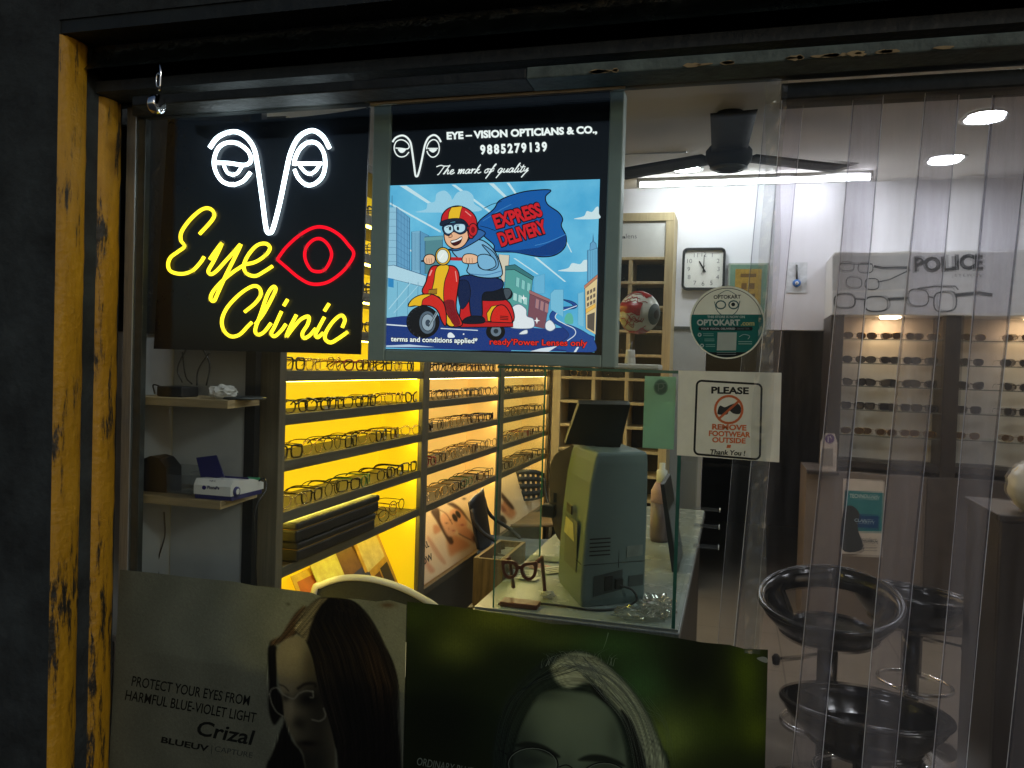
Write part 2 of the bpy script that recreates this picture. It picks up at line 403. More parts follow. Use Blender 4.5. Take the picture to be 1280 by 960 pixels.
t.links.new(n1.outputs[0], rp.inputs[0]); t.links.new(rp.outputs[0], p.inputs['Base Color'])
b = N(t, 'ShaderNodeBump', Strength=.5, Distance=.01); n2 = N(t, 'ShaderNodeTexNoise', Scale=50.0, Detail=8.0)
t.links.new(tc.outputs['Object'], n2.inputs['Vector']); t.links.new(n2.outputs[0], b.inputs['Height']); t.links.new(b.outputs[0], p.inputs['Normal']); t.links.new(p.outputs[0], o.inputs[0])
def rough_strip(y0, y1, z1):                    # painted plaster edge, slightly wavy
    def fn(u, v):
        z = -.1 + v * (z1 + .1); wob = .002 * math.sin(z * 23) + .0015 * math.sin(z * 61 + 2)
        return Vector((-1.517 + .012 * math.sin(u * math.pi) ** .5 if 0 < u < 1 else -1.519, y0 + (y1 - y0) * u + (wob if 0 < u < 1 else 0), z))
    return MB().grid(fn, 8, 60, yel)
j = thing('door_jamb', 'yellow painted jamb with chipped edges between dark wall and glass', 'jamb', (-1.51, -.1, 0))
rough_strip(-.199, -.116, 2.23).build('outer_band', j); rough_strip(-.078, -.0045, 2.128).build('inner_band', j)
ch = MB().box((-1.545, -.116, -.1), (-1.5195, -.078, 2.23), soot_shade); ch.build('shutter_groove', j)
MB().box((-1.519, .03, .95), (-1.512, .075, 2.12), yel).build('inside_band', j)
# lintel, shutter housing, ledge
zl = 2.232
lt = MB().box((-1.5185, -.2, 2.262), (5, .02, 4), concrete)
lt.box((-1.5185, -.196, zl), (5, .0, 2.262), soot_shade)
lt.box((-1.60, .001, 2.131), (5, .026, 2.261), soot_shade)
struct(lt.build('lintel'))
sh = thing('shutter_housing', 'glossy black rolling shutter housing with peeling paint over the shop window', 'shutter housing', (0, -.1, 2.15))
MB().grid(lambda u, v: Vector((-1.51 + 6 * u, -.14 + .03 * math.sin(v * 3), 2.17 + .09 * v)), 90, 6, gloss_black).build('cover', sh)
za = P(960, 72, 'y', -.125).z
MB().box((-.42, -.15, za - .018), (4.5, -.075, za + .006), ledge_m, .003).build('ledge', sh)
MB().box((-1.36, -.149, za - .017), (-.4205, -.076, za + .005), soot_shade, .003).build('ledge', sh)
MB().box((-1.51, -.10, 2.13), (4.5, -.02, 2.155), soot_shade).build('underside', sh)
pb = MB(); flake = solid('bare_plaster_flake', (.34, .25, .13), .9, var=.3)
for k in range(26):
    x = random.choice([random.uniform(-.05, .35), random.uniform(-.1, .02), random.uniform(.1, .28), -.26 + random.uniform(-.02, .02)])
    rx, rz = random.uniform(.006, .022), random.uniform(.002, .0055)
    pts = [(x + rx * math.cos(a) * random.uniform(.6, 1.1), -.151, za - .014 + rz * math.sin(a) * random.uniform(.6, 1.2)) for a in [i * math.pi / 6 for i in range(12)]]
    MB().prism(pts, (0, -.0015, 0), flake).build('peeled_patch', sh)
# latch
lp = P(198, 107, 'y', -.165)
lk = thing('shutter_latch', 'small chrome hook and disc hanging under the dark lintel', 'latch', lp)
MB().tube([lp + Vector((0.002, 0, .055)), lp + Vector((.006, 0, .03)), lp + Vector((.005, 0, 0)), lp + Vector((.002, 0, -.012))], .0028, chrome).tube(catmull([lp + Vector((.006 * math.cos(a), 0, .012 + .016 * math.sin(a))) for a in [i * math.pi / 4 for i in range(8)]], True, 2), .0018, chrome, closed=True).build('hook', lk)
MB().lathe([(.0, -.012), (.020, -.012), (.0215, -.008), (.0215, .006), (.018, .009), (0, .009)], chrome, lp + Vector((-.002, .0, -.042)), axis='x').build('disc', lk)

# window
xg1 = P(962, 450, 'y', 0).x
wn = thing('shop_window', 'large fixed glass shop window in a dark aluminium frame', 'window', (-.7, 0, 0))
MB().box((-1.503, -.002, -.1), (-1.474, .028, 2.125), alu, .002).build('side_post', wn)
MB().box((-1.4735, .004, -.1), (-1.45, .022, 2.095), alu_d, .001).build('gasket', wn)
MB().box((-1.4735, -.019, 2.097), (4, .028, 2.13), alu_d, .003).build('top_rail', wn)
MB().box((-1.4735, -.0015, 0), (xg1, .0035, 2.097), glass).build('pane', wn)
tan_m = solid('masking_tape', (.42, .31, .18), .7, var=.3)
MB().box((P(464, 125, 'y', .0).x, -.0045, 2.091), (P(782, 115, 'y', 0).x, -.0035, 2.098), tan_m).build('tape', wn)
# crumpled clear tape along the free edge of the pane
tape_m = glassy('crumpled_clear_tape', (.9, .9, .88), .12, haze=.09, hazecol=(.75, .75, .72), refl=1.6, wave=1)
def tp(u, v):
    z = .93 + v * 1.16; random.seed(int(v * 1000) * 13 + int(u * 10))
    x = xg1 - .024 + .036 * u + .006 * math.sin(z * 19) * (u - .5) - .03 * (2.09 - z) * .2
    return Vector((x, -.005 - random.uniform(0, .006), z))
tag(MB().grid(tp, 4, 90, tape_m, smooth=False).build('edge_tape'), 'crumpled clear tape running down the free edge of the window glass', 'tape')
random.seed(11)

# ------------------------------------------------------------------ neon sign
YN = .034
nb = [P(210, 148, 'y', .042), P(462, 134, 'y', .042), P(450, 443, 'y', .042), P(192, 436, 'y', .042)]
ns = thing('neon_sign', 'neon sign on a black board reading Eye Clinic under a white face logo', 'neon sign', (nb[3] + nb[2]) / 2)
acr = solid('black_acrylic', (.003, .005, .010), .22, var=.2, spec=.16)
top = [nb[0].lerp(nb[1], k / 10) + Vector((0, 0, -.016 * math.sin(math.pi * k / 10) ** .8)) for k in range(11)]
MB().prism(top + [nb[2], nb[3]], (0, .006, 0), acr).build('board', ns)
A = lambda L: [P(190 + .21875 * x, 140 + .21875 * y, 'y', YN) for x, y in L]
B = lambda L: [P(190 + .21875 * x, 240 + .21875 * y, 'y', YN) for x, y in L]
LOGO = [[(330, 205), (370, 150), (430, 118), (490, 115), (545, 150), (585, 215), (605, 320), (630, 500), (652, 665), (670, 690), (692, 665), (730, 520), (765, 350), (790, 240), (830, 155), (880, 115), (930, 108), (980, 145), (1013, 205)],
        [(563, 345), (520, 395), (460, 415), (400, 395), (362, 335), (355, 270), (380, 205), (430, 175), (490, 180), (545, 220), (566, 265), (555, 293), (520, 303), (440, 292), (372, 290)],
        [(410, 305), (430, 345), (460, 358), (490, 347), (515, 308)],
        [(815, 330), (835, 375), (880, 415), (930, 410), (975, 365), (990, 295), (978, 225), (940, 178), (890, 175), (845, 210), (818, 265), (812, 305)],
        [(825, 294), (970, 294)], [(845, 308), (875, 343), (905, 353), (935, 335), (955, 306)]]
neon_w = emit((.80, .93, 1.0), 6.5, 'neon_white'); neon_y = emit((1.0, .74, .022), 2.3, 'neon_yellow'); neon_r = emit((1.0, .0, .012), 1.5, 'neon_red')
for nm, L, rr in zip(['brow_tube', 'eye_tube', 'pupil_tube', 'eye_tube', 'eyelid_tube', 'pupil_tube'], LOGO, [.0055, .0048, .004, .0048, .0042, .004]):
    MB().tube(catmull(A(L), False, 5), rr, neon_w).build(nm, ns)
YL = [('letter_e_tube', [(272, 240), (340, 165), (356, 125), (330, 95), (285, 100), (220, 155), (170, 225), (165, 275), (186, 310), (150, 340), (105, 375), (92, 420), (110, 455), (170, 468), (230, 450), (275, 405), (298, 370)]),
      ('letter_y_tube', [(330, 385), (365, 335), (400, 293), (355, 390), (322, 450), (338, 470), (370, 450), (420, 395), (470, 340), (507, 300), (470, 380), (420, 480), (375, 580), (355, 622), (335, 612), (348, 570), (400, 510), (460, 460), (520, 420)]),
      ('letter_e_tube', [(522, 415), (590, 400), (650, 360), (674, 320), (650, 295), (600, 305), (550, 360), (525, 420), (540, 465), (590, 480), (640, 455), (688, 424)]),
      ('letter_c_tube', [(530, 685), (590, 635), (622, 585), (610, 545), (570, 540), (500, 585), (430, 660), (400, 730), (410, 790), (450, 825), (500, 815), (545, 770), (570, 745)]),
      ('letter_l_tube', [(592, 755), (640, 690), (698, 580), (706, 548), (688, 544), (658, 590), (620, 700), (590, 785), (605, 815), (640, 800), (680, 750)]),
      ('letter_i_tube', [(740, 682), (700, 770), (681, 808), (702, 824), (740, 790), (765, 755)]), ('letter_dot_tube', [(753, 650), (775, 614)]),
      ('letter_n_tube', [(825, 702), (790, 770), (768, 826), (800, 785), (850, 728), (895, 712), (890, 755), (860, 805), (868, 835), (900, 820), (935, 780)]),
      ('letter_i_tube', [(985, 715), (950, 780), (934, 815), (948, 830), (978, 805)]), ('letter_dot_tube', [(985, 680), (1012, 638)]),
      ('letter_c_tube', [(1087, 775), (1102, 730), (1080, 705), (1035, 740), (995, 800), (990, 840), (1020, 860), (1060, 840), (1118, 800)])]
for nm, L in YL: MB().tube(catmull(B(L), False, 5), .0046, neon_y).build(nm, ns)
EO = [(715, 385), (770, 312), (850, 242), (930, 202), (1000, 206), (1070, 245), (1120, 300), (1153, 352), (1120, 420), (1060, 480), (990, 520), (910, 525), (840, 490), (770, 432), (715, 385)]
MB().tube(catmull(B(EO), False, 5), .0039, neon_r).build('eye_outline_tube', ns)
EI = [(905, 440), (875, 380), (880, 320), (920, 275), (965, 268), (1005, 300), (1026, 350), (1015, 400), (985, 445), (945, 455)]
MB().tube(catmull(B(EI), True, 5), .0039, neon_r, closed=True).build('iris_tube', ns)
clip_m = glassy('clear_clip', (.8, .8, .82), .1, haze=.1, refl=1.5)
for L, mp_ in [(L_, A) for L_ in LOGO] + [(L_[1], B) for L_ in YL] + [(EO, B), (EI, B)]:
    for i_ in range(2, len(L), 6):
        q = mp_([L[i_]])[0]; MB().box((q.x - .0042, YN - .0052, q.z - .0068), (q.x + .0042, .0415, q.z + .0068), clip_m, .001).build('tube_clip', ns)
for px, py in ((213, 150), (459, 136)): q = P(px, py, 'y', .03); MB().tube([q, q + Vector((0, 0, .022))], .0025, black_pl).build('hanger', ns)

# ------------------------------------------------------------------ light box with the delivery illustration
YS = .012
lb = thing('light_box', 'lit advertising box with scooter illustration and black header', 'light box', P(615, 458, 'y', .04))
fr_m = solid('grey_green_box_frame', (.34, .44, .40), .42, .05, var=.12, scale=8)
c0 = [P(466, 130, 'y', 0), P(780, 118, 'y', 0), P(767, 460, 'y', 0), P(463, 453, 'y', 0)]
x0, x1 = c0[0].x, c0[1].x; z0, z1 = c0[2].z, c0[0].z - .002
xi0, xi1 = P(483, 300, 'y', 0).x, P(756, 300, 'y', 0).x; zi0 = P(640, 441, 'y', 0).z; zi1 = z1 - .016
fb = MB()
fb.box((x0, .006, z0), (xi0, .05, z1), fr_m, .003).box((xi1, .006, z0), (x1, .05, z1), fr_m, .003).box((xi0, .006, z0), (xi1, .05, zi0), fr_m, .003)
fb.build('frame', lb)
MB().box((xi0, .0065, zi1), (xi1, .05, z1), black_pl, .002).build('top_bar', lb)
MB().box((xi0, .014, zi0), (xi1, .05, zi1), acr).build('backing', lb)
S3 = lambda L: [(470 + .245 * x, 215 + .245 * y) for x, y in L]
S4 = lambda L: [(600 + .245 * x, 215 + .245 * y) for x, y in L]
H = lambda L: [(470 + .2422 * x, 120 + .2422 * y) for x, y in L]
a = Art('y', .0135, -.00001, ('emit', 1.0))
OUT = (8, 10, 22)
q = [(484, 232), (750, 224), (743, 440.5), (482, 436)]
m, t, o = newmat('printed_sky_blue'); e = N(t, 'ShaderNodeEmission'); nz = N(t, 'ShaderNodeTexNoise', Scale=9.0, Detail=5.0)
rp = N(t, 'ShaderNodeValToRGB'); rp.color_ramp.elements[0].position = .35; rp.color_ramp.elements[0].color = (*lin((72, 170, 218)), 1); rp.color_ramp.elements[1].position = .7; rp.color_ramp.elements[1].color = (*lin((122, 205, 238)), 1)
tc = N(t, 'ShaderNodeTexCoord'); t.links.new(tc.outputs['Object'], nz.inputs['Vector']); t.links.new(nz.outputs[0], rp.inputs[0]); t.links.new(rp.outputs[0], e.inputs[0]); t.links.new(e.outputs[0], o.inputs[0])
a.poly(q, m)
for L in ([(120, 70), (155, 70), (345, 200), (345, 212)], [(385, 65), (405, 65), (640, 240), (630, 245)], [(575, 58), (590, 58), (690, 150), (690, 162)], [(62, 150), (62, 160), (330, 310), (330, 300)], [(62, 360), (62, 370), (290, 440), (290, 432)]): a.poly(S3(L), (205, 235, 245))
for L in ([(50, 58), (70, 58), (150, 138), (140, 142)], [(135, 55), (150, 55), (195, 120), (185, 122)], [(275, 435), (290, 435), (440, 560), (430, 560)], [(170, 440), (180, 440), (300, 522), (290, 522)], [(430, 340), (436, 340), (470, 410), (464, 410)]): a.poly(S4(L), (205, 235, 245))
a.poly(S3([(215, 206), (255, 190), (265, 160), (300, 150), (310, 110), (350, 95), (380, 120), (390, 140), (415, 105), (460, 95), (495, 120), (500, 160), (525, 200)]), (160, 214, 238), True)
a.poly(S4([(480, 240), (530, 225), (545, 200), (572, 204), (590, 182), (604, 178), (606, 210), (606, 238)]), (215, 236, 242), True)
a.poly(S4([(400, 505), (450, 490), (470, 465), (510, 470), (530, 450), (555, 455), (555, 505)]), (215, 236, 242), True)
# left skyline
def tower(pts, c, w=.5): a.poly(pts, c, False, w, (40, 80, 120))
tower(S3([(60, 180), (105, 180), (105, 520), (60, 520)]), (150, 200, 225)); tower(S3([(105, 180), (172, 235), (172, 560), (105, 520)]), (105, 165, 205)); a.stroke(S3([(82, 180), (82, 120)]), .7, (60, 90, 120))
for k in range(8):
    a.stroke(S3([(60, 205 + 36 * k), (105, 205 + 36 * k), (172, 258 + 34 * k)]), .35, (60, 110, 150))
for k in range(4): a.stroke(S3([(112 + 16 * k, 190 + 13 * k), (112 + 16 * k, 540)]), .35, (60, 110, 150))
tower(S3([(182, 305), (225, 300), (225, 520), (182, 520)]), (130, 185, 215)); tower(S3([(225, 300), (270, 325), (270, 520), (225, 520)]), (95, 155, 195))
for k in range(6): a.stroke(S3([(188 + 7 * k, 310), (188 + 7 * k, 500)]), .3, (60, 110, 150))
tower(S3([(250, 330), (340, 325), (340, 520), (250, 520)]), (88, 140, 150)); a.poly(S3([(245, 335), (340, 328), (340, 345), (245, 352)]), (110, 165, 170))
tower(S3([(52, 480), (90, 475), (255, 530), (255, 590), (52, 540)]), (185, 222, 238)); tower(S3([(58, 540), (240, 585), (225, 740), (52, 745)]), (130, 195, 222))
for x in (110, 165, 215): a.stroke(S3([(x, 560), (x - 4, 740)]), .5, (70, 130, 165))
a.poly(S3([(62, 540), (90, 545), (90, 590), (62, 585)]), (50, 140, 200)); a.stroke(S3([(65, 700), (180, 560)]), 1.2, (175, 220, 238)); a.stroke(S3([(90, 720), (215, 580)]), .8, (175, 220, 238))
# road
a.poly(S3([(50, 745), (130, 735), (690, 730), (690, 915), (45, 895)]), (28, 58, 128)); a.poly(S4([(0, 770), (330, 800), (460, 790), (585, 840), (575, 920), (0, 905)]), (28, 58, 128))
a.poly(S4([(420, 650), (470, 660), (497, 680), (480, 697), (420, 705), (385, 735), (400, 765), (470, 785), (540, 820), (583, 860), (578, 918), (380, 900), (450, 840), (430, 800), (370, 765), (355, 735), (375, 705), (420, 690), (470, 685), (465, 672)]), (34, 74, 148), True, .5, (18, 36, 80))
a.poly(S4([(530, 815), (583, 848), (577, 918), (440, 918), (450, 850)]), (34, 74, 148))
a.stroke(S4([(495, 682), (440, 702), (400, 715), (385, 745), (430, 775), (480, 800), (485, 830), (445, 862)]), 1, (225, 235, 245), smooth=True)
a.stroke(S3([(50, 778), (160, 786)]), 1.5, (225, 235, 245)); a.stroke(S3([(330, 798), (520, 808)]), 1.1, (225, 235, 245)); a.poly(S3([(52, 885), (170, 880), (300, 893), (52, 893)]), (190, 210, 235))
a.poly(S4([(255, 915), (310, 900), (395, 888), (350, 917)]), (225, 235, 245)); a.poly(S4([(478, 918), (495, 893), (505, 893), (490, 919)]), (225, 235, 245))
# right buildings
tower(S4([(275, 535), (330, 520), (330, 620), (275, 620)]), (110, 185, 222), .2); tower(S4([(360, 620), (380, 600), (425, 600), (425, 740), (360, 700)]), (125, 195, 225), .2); tower(S4([(500, 620), (530, 610), (530, 790), (500, 780)]), (125, 195, 225), .2)
tower(S4([(95, 420), (150, 425), (140, 560), (110, 560)]), (222, 212, 190)); tower(S4([(130, 490), (175, 480), (270, 540), (250, 740), (120, 690)]), (90, 165, 160)); a.poly(S4([(128, 480), (178, 472), (275, 535), (270, 552), (175, 498), (128, 500)]), (60, 120, 125), False, .5)
for k in range(3): tower(S4([(185 + 28 * k, 535 + 14 * k), (203 + 28 * k, 543 + 14 * k), (200 + 28 * k, 590 + 12 * k), (182 + 28 * k, 582 + 12 * k)]), (140, 205, 200), .4); tower(S4([(170 + 26 * k, 615 + 10 * k), (190 + 26 * k, 622 + 10 * k), (188 + 26 * k, 660 + 10 * k), (168 + 26 * k, 652 + 10 * k)]), (175, 222, 215), .4)
tower(S4([(255, 610), (355, 655), (330, 800), (240, 780)]), (128, 80, 92)); a.poly(S4([(252, 602), (358, 650), (355, 665), (250, 620)]), (165, 110, 112), False, .4)
for k in range(3): tower(S4([(285 + 24 * k, 645 + 11 * k), (303 + 24 * k, 653 + 11 * k), (299 + 24 * k, 700 + 10 * k), (281 + 24 * k, 692 + 10 * k)]), (178, 128, 130), .4)
for cx, cy in ((222, 643), (290, 758)): a.poly(S4([(cx, cy - 18), (cx + 4, cy - 4), (cx + 16, cy), (cx + 4, cy + 4), (cx, cy + 18), (cx - 4, cy + 4), (cx - 16, cy), (cx - 4, cy - 4)]), (250, 250, 250))
tower(S4([(548, 400), (600, 385), (600, 560), (548, 560)]), (110, 180, 215)); tower(S4([(560, 400), (563, 365), (575, 355), (577, 310), (580, 355), (592, 365), (595, 390)]), (105, 165, 205))
for k in range(5): a.stroke(S4([(555 + 9 * k, 400), (555 + 9 * k, 560)]), .35, (60, 110, 160))
tower(S4([(535, 585), (600, 530), (590, 830), (540, 800)]), (232, 205, 150)); a.poly(S4([(532, 580), (600, 522), (600, 540), (532, 597)]), (200, 130, 100), False, .4)
for i in range(3):
    for k in range(3): tower(S4([(546 + 16 * k, 610 + 30 * i - 8 * k), (556 + 16 * k, 604 + 30 * i - 8 * k), (556 + 16 * k, 622 + 30 * i - 8 * k), (546 + 16 * k, 628 + 30 * i - 8 * k)]), (120, 100, 80), .3)
tower(S4([(548, 730), (585, 715), (582, 815), (548, 795)]), (95, 85, 75), .4); a.poly(S4([(540, 700), (590, 670), (590, 690), (540, 722)]), (245, 190, 90), False, .3)
a.poly(S4([(435, 770), (432, 745), (445, 722), (465, 722), (475, 745), (472, 775)]), (95, 185, 165), True)
# smoke puffs
for pts in ([(150, 790), (155, 730), (165, 690), (200, 675), (235, 700), (240, 735), (272, 750), (275, 790), (230, 800)], [(335, 800), (335, 770), (355, 755), (375, 770), (385, 795), (360, 812)], [(200, 828), (215, 812), (240, 805), (240, 825)]): a.poly(S4(pts), (235, 240, 245), True, .6, (90, 110, 140))
for pts in ([(365, 835), (370, 822), (385, 820), (402, 838), (395, 845), (370, 845)],): a.poly(S3(pts), (240, 245, 250), True)
a.disc(S3([(447, 827)])[0], 1, 1, (245, 245, 250))
# cape
a.poly([S3([(p[0] if p[2] == 3 else 0, p[1])])[0] if p[2] == 3 else S4([(p[0], p[1])])[0] for p in [(520, 260, 3), (600, 190, 3), (100, 145, 4), (180, 112, 4), (260, 95, 4), (360, 92, 4), (335, 125, 4), (345, 165, 4), (400, 205, 4), (422, 240, 4), (415, 275, 4), (440, 330, 4), (432, 385, 4), (380, 425, 4), (300, 432, 4), (180, 410, 4), (80, 405, 4), (600, 370, 3), (545, 320, 3)]], (22, 92, 170), True, 1.0, OUT)
a.poly(S4([(60, 395), (180, 400), (300, 385), (380, 350), (438, 318), (440, 345), (428, 388), (380, 422), (300, 430), (180, 410)]), (15, 62, 130))
a.stroke(S4([(280, 375), (340, 360), (400, 335), (437, 318)]), .8, (70, 140, 205), smooth=True); a.stroke(S3([(545, 250), (640, 190), (690, 165)]), 1, (60, 130, 195))
a.stroke(S4([(20, 185), (60, 165), (110, 150)]), .8, OUT); a.stroke(S4([(0, 275), (40, 285), (80, 300)]), .7, OUT)
for body, p0, p1 in (('EXPRESS', (82, 287), (322, 220)), ('DELIVERY', (108, 378), (348, 305))):
    A0, A1 = S4([p0])[0], S4([p1])[0]
    for dx, dy in ((-.9, 0), (.9, 0), (0, -.9), (0, .9), (.7, .7), (-.7, .7)): a.text(body, (A0[0] + dx, A0[1] + dy), (A1[0] + dx, A1[1] + dy), 17, (10, 8, 20), .07, slant=-.05)
    a.text(body, A0, A1, 17, (215, 28, 38), .045, slant=-.05)
# scooter rear
a.disc(S3([(610, 815)])[0], 12, 11, (12, 14, 20)); a.disc(S3([(612, 812)])[0], 6.5, 6.5, (110, 125, 140)); a.disc(S3([(612, 812)])[0], 3, 3, (40, 50, 60))
a.poly(S3([(450, 640), (500, 625), (640, 640), (694, 690), (694, 770), (560, 790), (440, 780), (430, 700)]), (205, 30, 35), True, 1, OUT)
a.poly(S3([(570, 760), (565, 720), (590, 685), (630, 678), (625, 765)]), (240, 185, 30), False, .7, OUT)
a.poly(S4([(58, 765), (60, 720), (85, 685), (120, 680), (150, 715), (163, 770), (110, 775)]), (218, 36, 30), True, .9, OUT)
for k in range(3): a.stroke(S4([(102, 735 + 8 * k), (145, 738 + 8 * k)]), 1, (60, 10, 15))
a.poly(S3([(440, 610), (470, 585), (560, 590), (680, 600), (690, 640), (640, 655), (540, 655), (470, 640)]), (14, 18, 32), True, .8, OUT)
a.poly(S4([(120, 600), (150, 595), (160, 620), (135, 650)]), (70, 80, 90), True, .6)
# floorboard + front shield
a.poly(S3([(360, 740), (440, 760), (700, 770), (700, 790), (430, 792), (355, 780)]), (190, 26, 32), False, .8, OUT)
# rider legs
a.poly(S3([(425, 540), (480, 525), (560, 530), (640, 550), (645, 590), (600, 610), (545, 625), (540, 740), (490, 745), (475, 640), (480, 600), (430, 600)]), (24, 44, 96), True, 1, OUT)
a.poly(S3([(450, 750), (490, 735), (545, 740), (548, 770), (450, 772)]), (14, 18, 38), True, .8, OUT); a.poly(S3([(420, 560), (470, 560), (480, 640), (440, 700), (420, 640)]), (18, 32, 72), True, .6, OUT)
# torso
a.poly(S3([(390, 400), (440, 375), (520, 345), (575, 370), (620, 430), (645, 520), (600, 540), (520, 535), (465, 510), (470, 470), (420, 440)]), (128, 186, 222), True, 1, OUT)
a.poly(S3([(540, 370), (600, 410), (625, 470), (600, 500), (540, 495), (520, 470), (545, 440), (590, 435)]), (108, 166, 208), True, .8, OUT)
a.stroke(S3([(530, 420), (560, 432), (590, 435)]), .7, OUT); a.stroke(S3([(480, 520), (560, 525), (640, 505)]), 1.0, (70, 120, 170), smooth=True)
a.poly(S3([(370, 395), (420, 400), (500, 360), (555, 320), (545, 300), (510, 300), (440, 380)]), (52, 104, 168), True, .9, OUT)
# head
a.poly(S3([(352, 300), (350, 345), (370, 378), (405, 392), (445, 378), (470, 340), (470, 290), (400, 270)]), (246, 190, 150), True, .9, OUT)
a.poly(S3([(383, 352), (410, 345), (438, 330), (430, 360), (405, 375), (388, 368)]), (70, 14, 20), True, .7, OUT); a.poly(S3([(385, 353), (412, 346), (436, 332), (434, 343), (408, 355), (388, 360)]), (250, 250, 250), True)
a.poly(S3([(376, 318), (385, 316), (388, 330), (372, 334)]), (240, 172, 130), True, .5, OUT)
# helmet
a.poly(S3([(332, 250), (340, 215), (370, 185), (420, 173), (470, 190), (505, 225), (515, 270), (500, 330), (475, 335), (460, 275), (420, 248), (370, 248), (335, 275)]), (206, 32, 38), True, 1.0, OUT)
a.poly(S3([(385, 180), (440, 174), (432, 205), (425, 240), (368, 240), (372, 205)]), (245, 195, 40), False, .6, OUT); a.poly(S3([(330, 255), (380, 238), (440, 240), (470, 270), (462, 280), (400, 252), (335, 276)]), (24, 34, 56), True, .5, OUT)
a.disc(S3([(495, 295)])[0], 5.5, 8, (206, 32, 38), .8); a.disc(S3([(495, 295)])[0], 2.5, 4, (130, 14, 24)); a.stroke(S3([(455, 200), (485, 225)]), 1.2, (250, 150, 140))
# goggles + eyes
a.poly(S3([(342, 275), (400, 258), (455, 262), (462, 300), (430, 318), (395, 305), (370, 325), (346, 310)]), (30, 48, 78), True, .7, OUT)
a.poly(S3([(350, 280), (385, 272), (392, 300), (370, 314), (352, 304)]), (196, 232, 246), True); a.poly(S3([(402, 270), (448, 268), (452, 295), (428, 308), (402, 295)]), (196, 232, 246), True)
for cx in (378, 418): a.disc(S3([(cx, 288)])[0], 1.6, 2.6, (15, 20, 40))
a.stroke(S3([(358, 285), (372, 278)]), .7, OUT); a.stroke(S3([(408, 275), (425, 270)]), .7, OUT)
# handlebar, lamp, hands
a.stroke(S3([(230, 455), (270, 450)]), 2.2, (16, 18, 26)); a.stroke(S3([(300, 440), (460, 445)]), 4.2, (190, 30, 36)); a.stroke(S3([(460, 446), (530, 446)]), 4.4, (16, 18, 26))
for pts in ([(243, 445), (255, 425), (280, 420), (300, 432), (298, 460), (275, 472), (250, 466)], [(440, 440), (455, 420), (490, 418), (520, 432), (515, 462), (480, 468), (445, 462)]):
    a.poly(S3(pts), (246, 194, 156), True, .8, OUT)
for k in range(3): a.stroke(S3([(258 + 12 * k, 440), (260 + 12 * k, 465)]), .5, (120, 60, 40)); a.stroke(S3([(460 + 15 * k, 438), (462 + 15 * k, 464)]), .5, (120, 60, 40))
a.poly(S3([(520, 430), (560, 420), (600, 440), (610, 480), (560, 500), (525, 480)]), (128, 186, 222), True, .8, OUT)
# front shield
a.poly(S3([(282, 485), (340, 478), (400, 482), (425, 530), (415, 620), (410, 700), (440, 780), (360, 778), (345, 660), (240, 620), (255, 560)]), (214, 38, 32), True, 1.1, OUT)
a.poly(S3([(312, 484), (372, 480), (350, 560), (345, 640), (360, 720), (400, 782), (365, 778), (340, 700), (325, 640), (285, 625), (295, 560)]), (244, 192, 36), True, .7, OUT)
a.poly(S3([(350, 660), (395, 655), (405, 700), (430, 775), (395, 780), (365, 720)]), (130, 20, 32), True)
a.poly(S3([(270, 600), (312, 595), (310, 622), (266, 625)]), (190, 140, 40), False, .5, OUT)
for k in range(4): a.stroke(S3([(272, 602 + 6 * k), (310, 600 + 6 * k)]), .5, OUT)
a.stroke(S3([(272, 530), (285, 500)]), 1.6, (250, 170, 160)); a.stroke(S3([(405, 505), (412, 560)]), 1.2, (250, 150, 140))
a.disc(S3([(342, 430)])[0], 9.5, 11, (240, 190, 60), .9); a.disc(S3([(340, 430)])[0], 7.2, 8.6, (238, 246, 240), .5); a.stroke(S3([(325, 445), (345, 415)]), 1.4, (255, 255, 255))
# front wheel
a.disc(S3([(240, 765)])[0], 20.5, 20, (14, 16, 22), .6); a.disc(S3([(262, 768)])[0], 10.5, 14.5, (88, 104, 120), .6); a.disc(S3([(264, 768)])[0], 7.5, 10.5, (150, 168, 182), .5); a.disc(S3([(265, 770)])[0], 3, 4, (60, 74, 90), .4)
a.stroke(S3([(275, 780), (318, 705)]), 3.2, (150, 168, 180)); a.stroke(S3([(268, 790), (312, 712)]), .7, OUT)
a.poly(S3([(165, 685), (185, 650), (230, 627), (290, 625), (340, 660), (358, 720), (356, 785), (335, 760), (315, 710), (280, 685), (225, 680)]), (216, 42, 34), True, 1.0, OUT)
a.poly(S3([(165, 685), (185, 650), (230, 627), (280, 626), (240, 650), (230, 682), (195, 682)]), (244, 192, 36), True, .6, OUT)
for k in range(9):
    an = 1.9 + k * .32; a.stroke([(470 + .245 * 240 + 20 * math.cos(an), 215 + .245 * 765 + 19.5 * math.sin(an)), (470 + .245 * 240 + 17.5 * math.cos(an + .06), 215 + .245 * 765 + 17 * math.sin(an + .06))], .5, (60, 66, 76))
a.build('scooter_illustration', lb)
a2 = Art('y', .0085, -.00001, ('emit', 1.15)); W = (240, 246, 244)
for dx, dy in ((-.6, 0), (.6, 0), (0, .6), (0, -.6)):
    a2.text('terms and conditions applied*', (488.5 + dx, 426.5 + dy), (597 + dx, 429 + dy), 6.4, (15, 20, 45), .03); a2.text('ready\u2019Power Lenses only', (612 + dx, 430.5 + dy), (734 + dx, 432.5 + dy), 7.6, (20, 10, 20), .035)
a2.text('terms and conditions applied*', (488.5, 426.5), (597, 429), 6.4, W, .02); a2.text('ready\u2019Power Lenses only', (612, 430.5), (734, 432.5), 7.6, (226, 40, 34), .018)
a2.text('EYE \u2013 VISION OPTICIANS & CO.,', (558.5, 174), (746.5, 166), 9, W, .045)
a2.text('9885279139', (600.5, 192.6), (684, 188.5), 11.4, W, .045, 1.35)
a2.build('lettering', lb)
a3 = Art('y', .0085, -.00001, ('emit', 1.15))
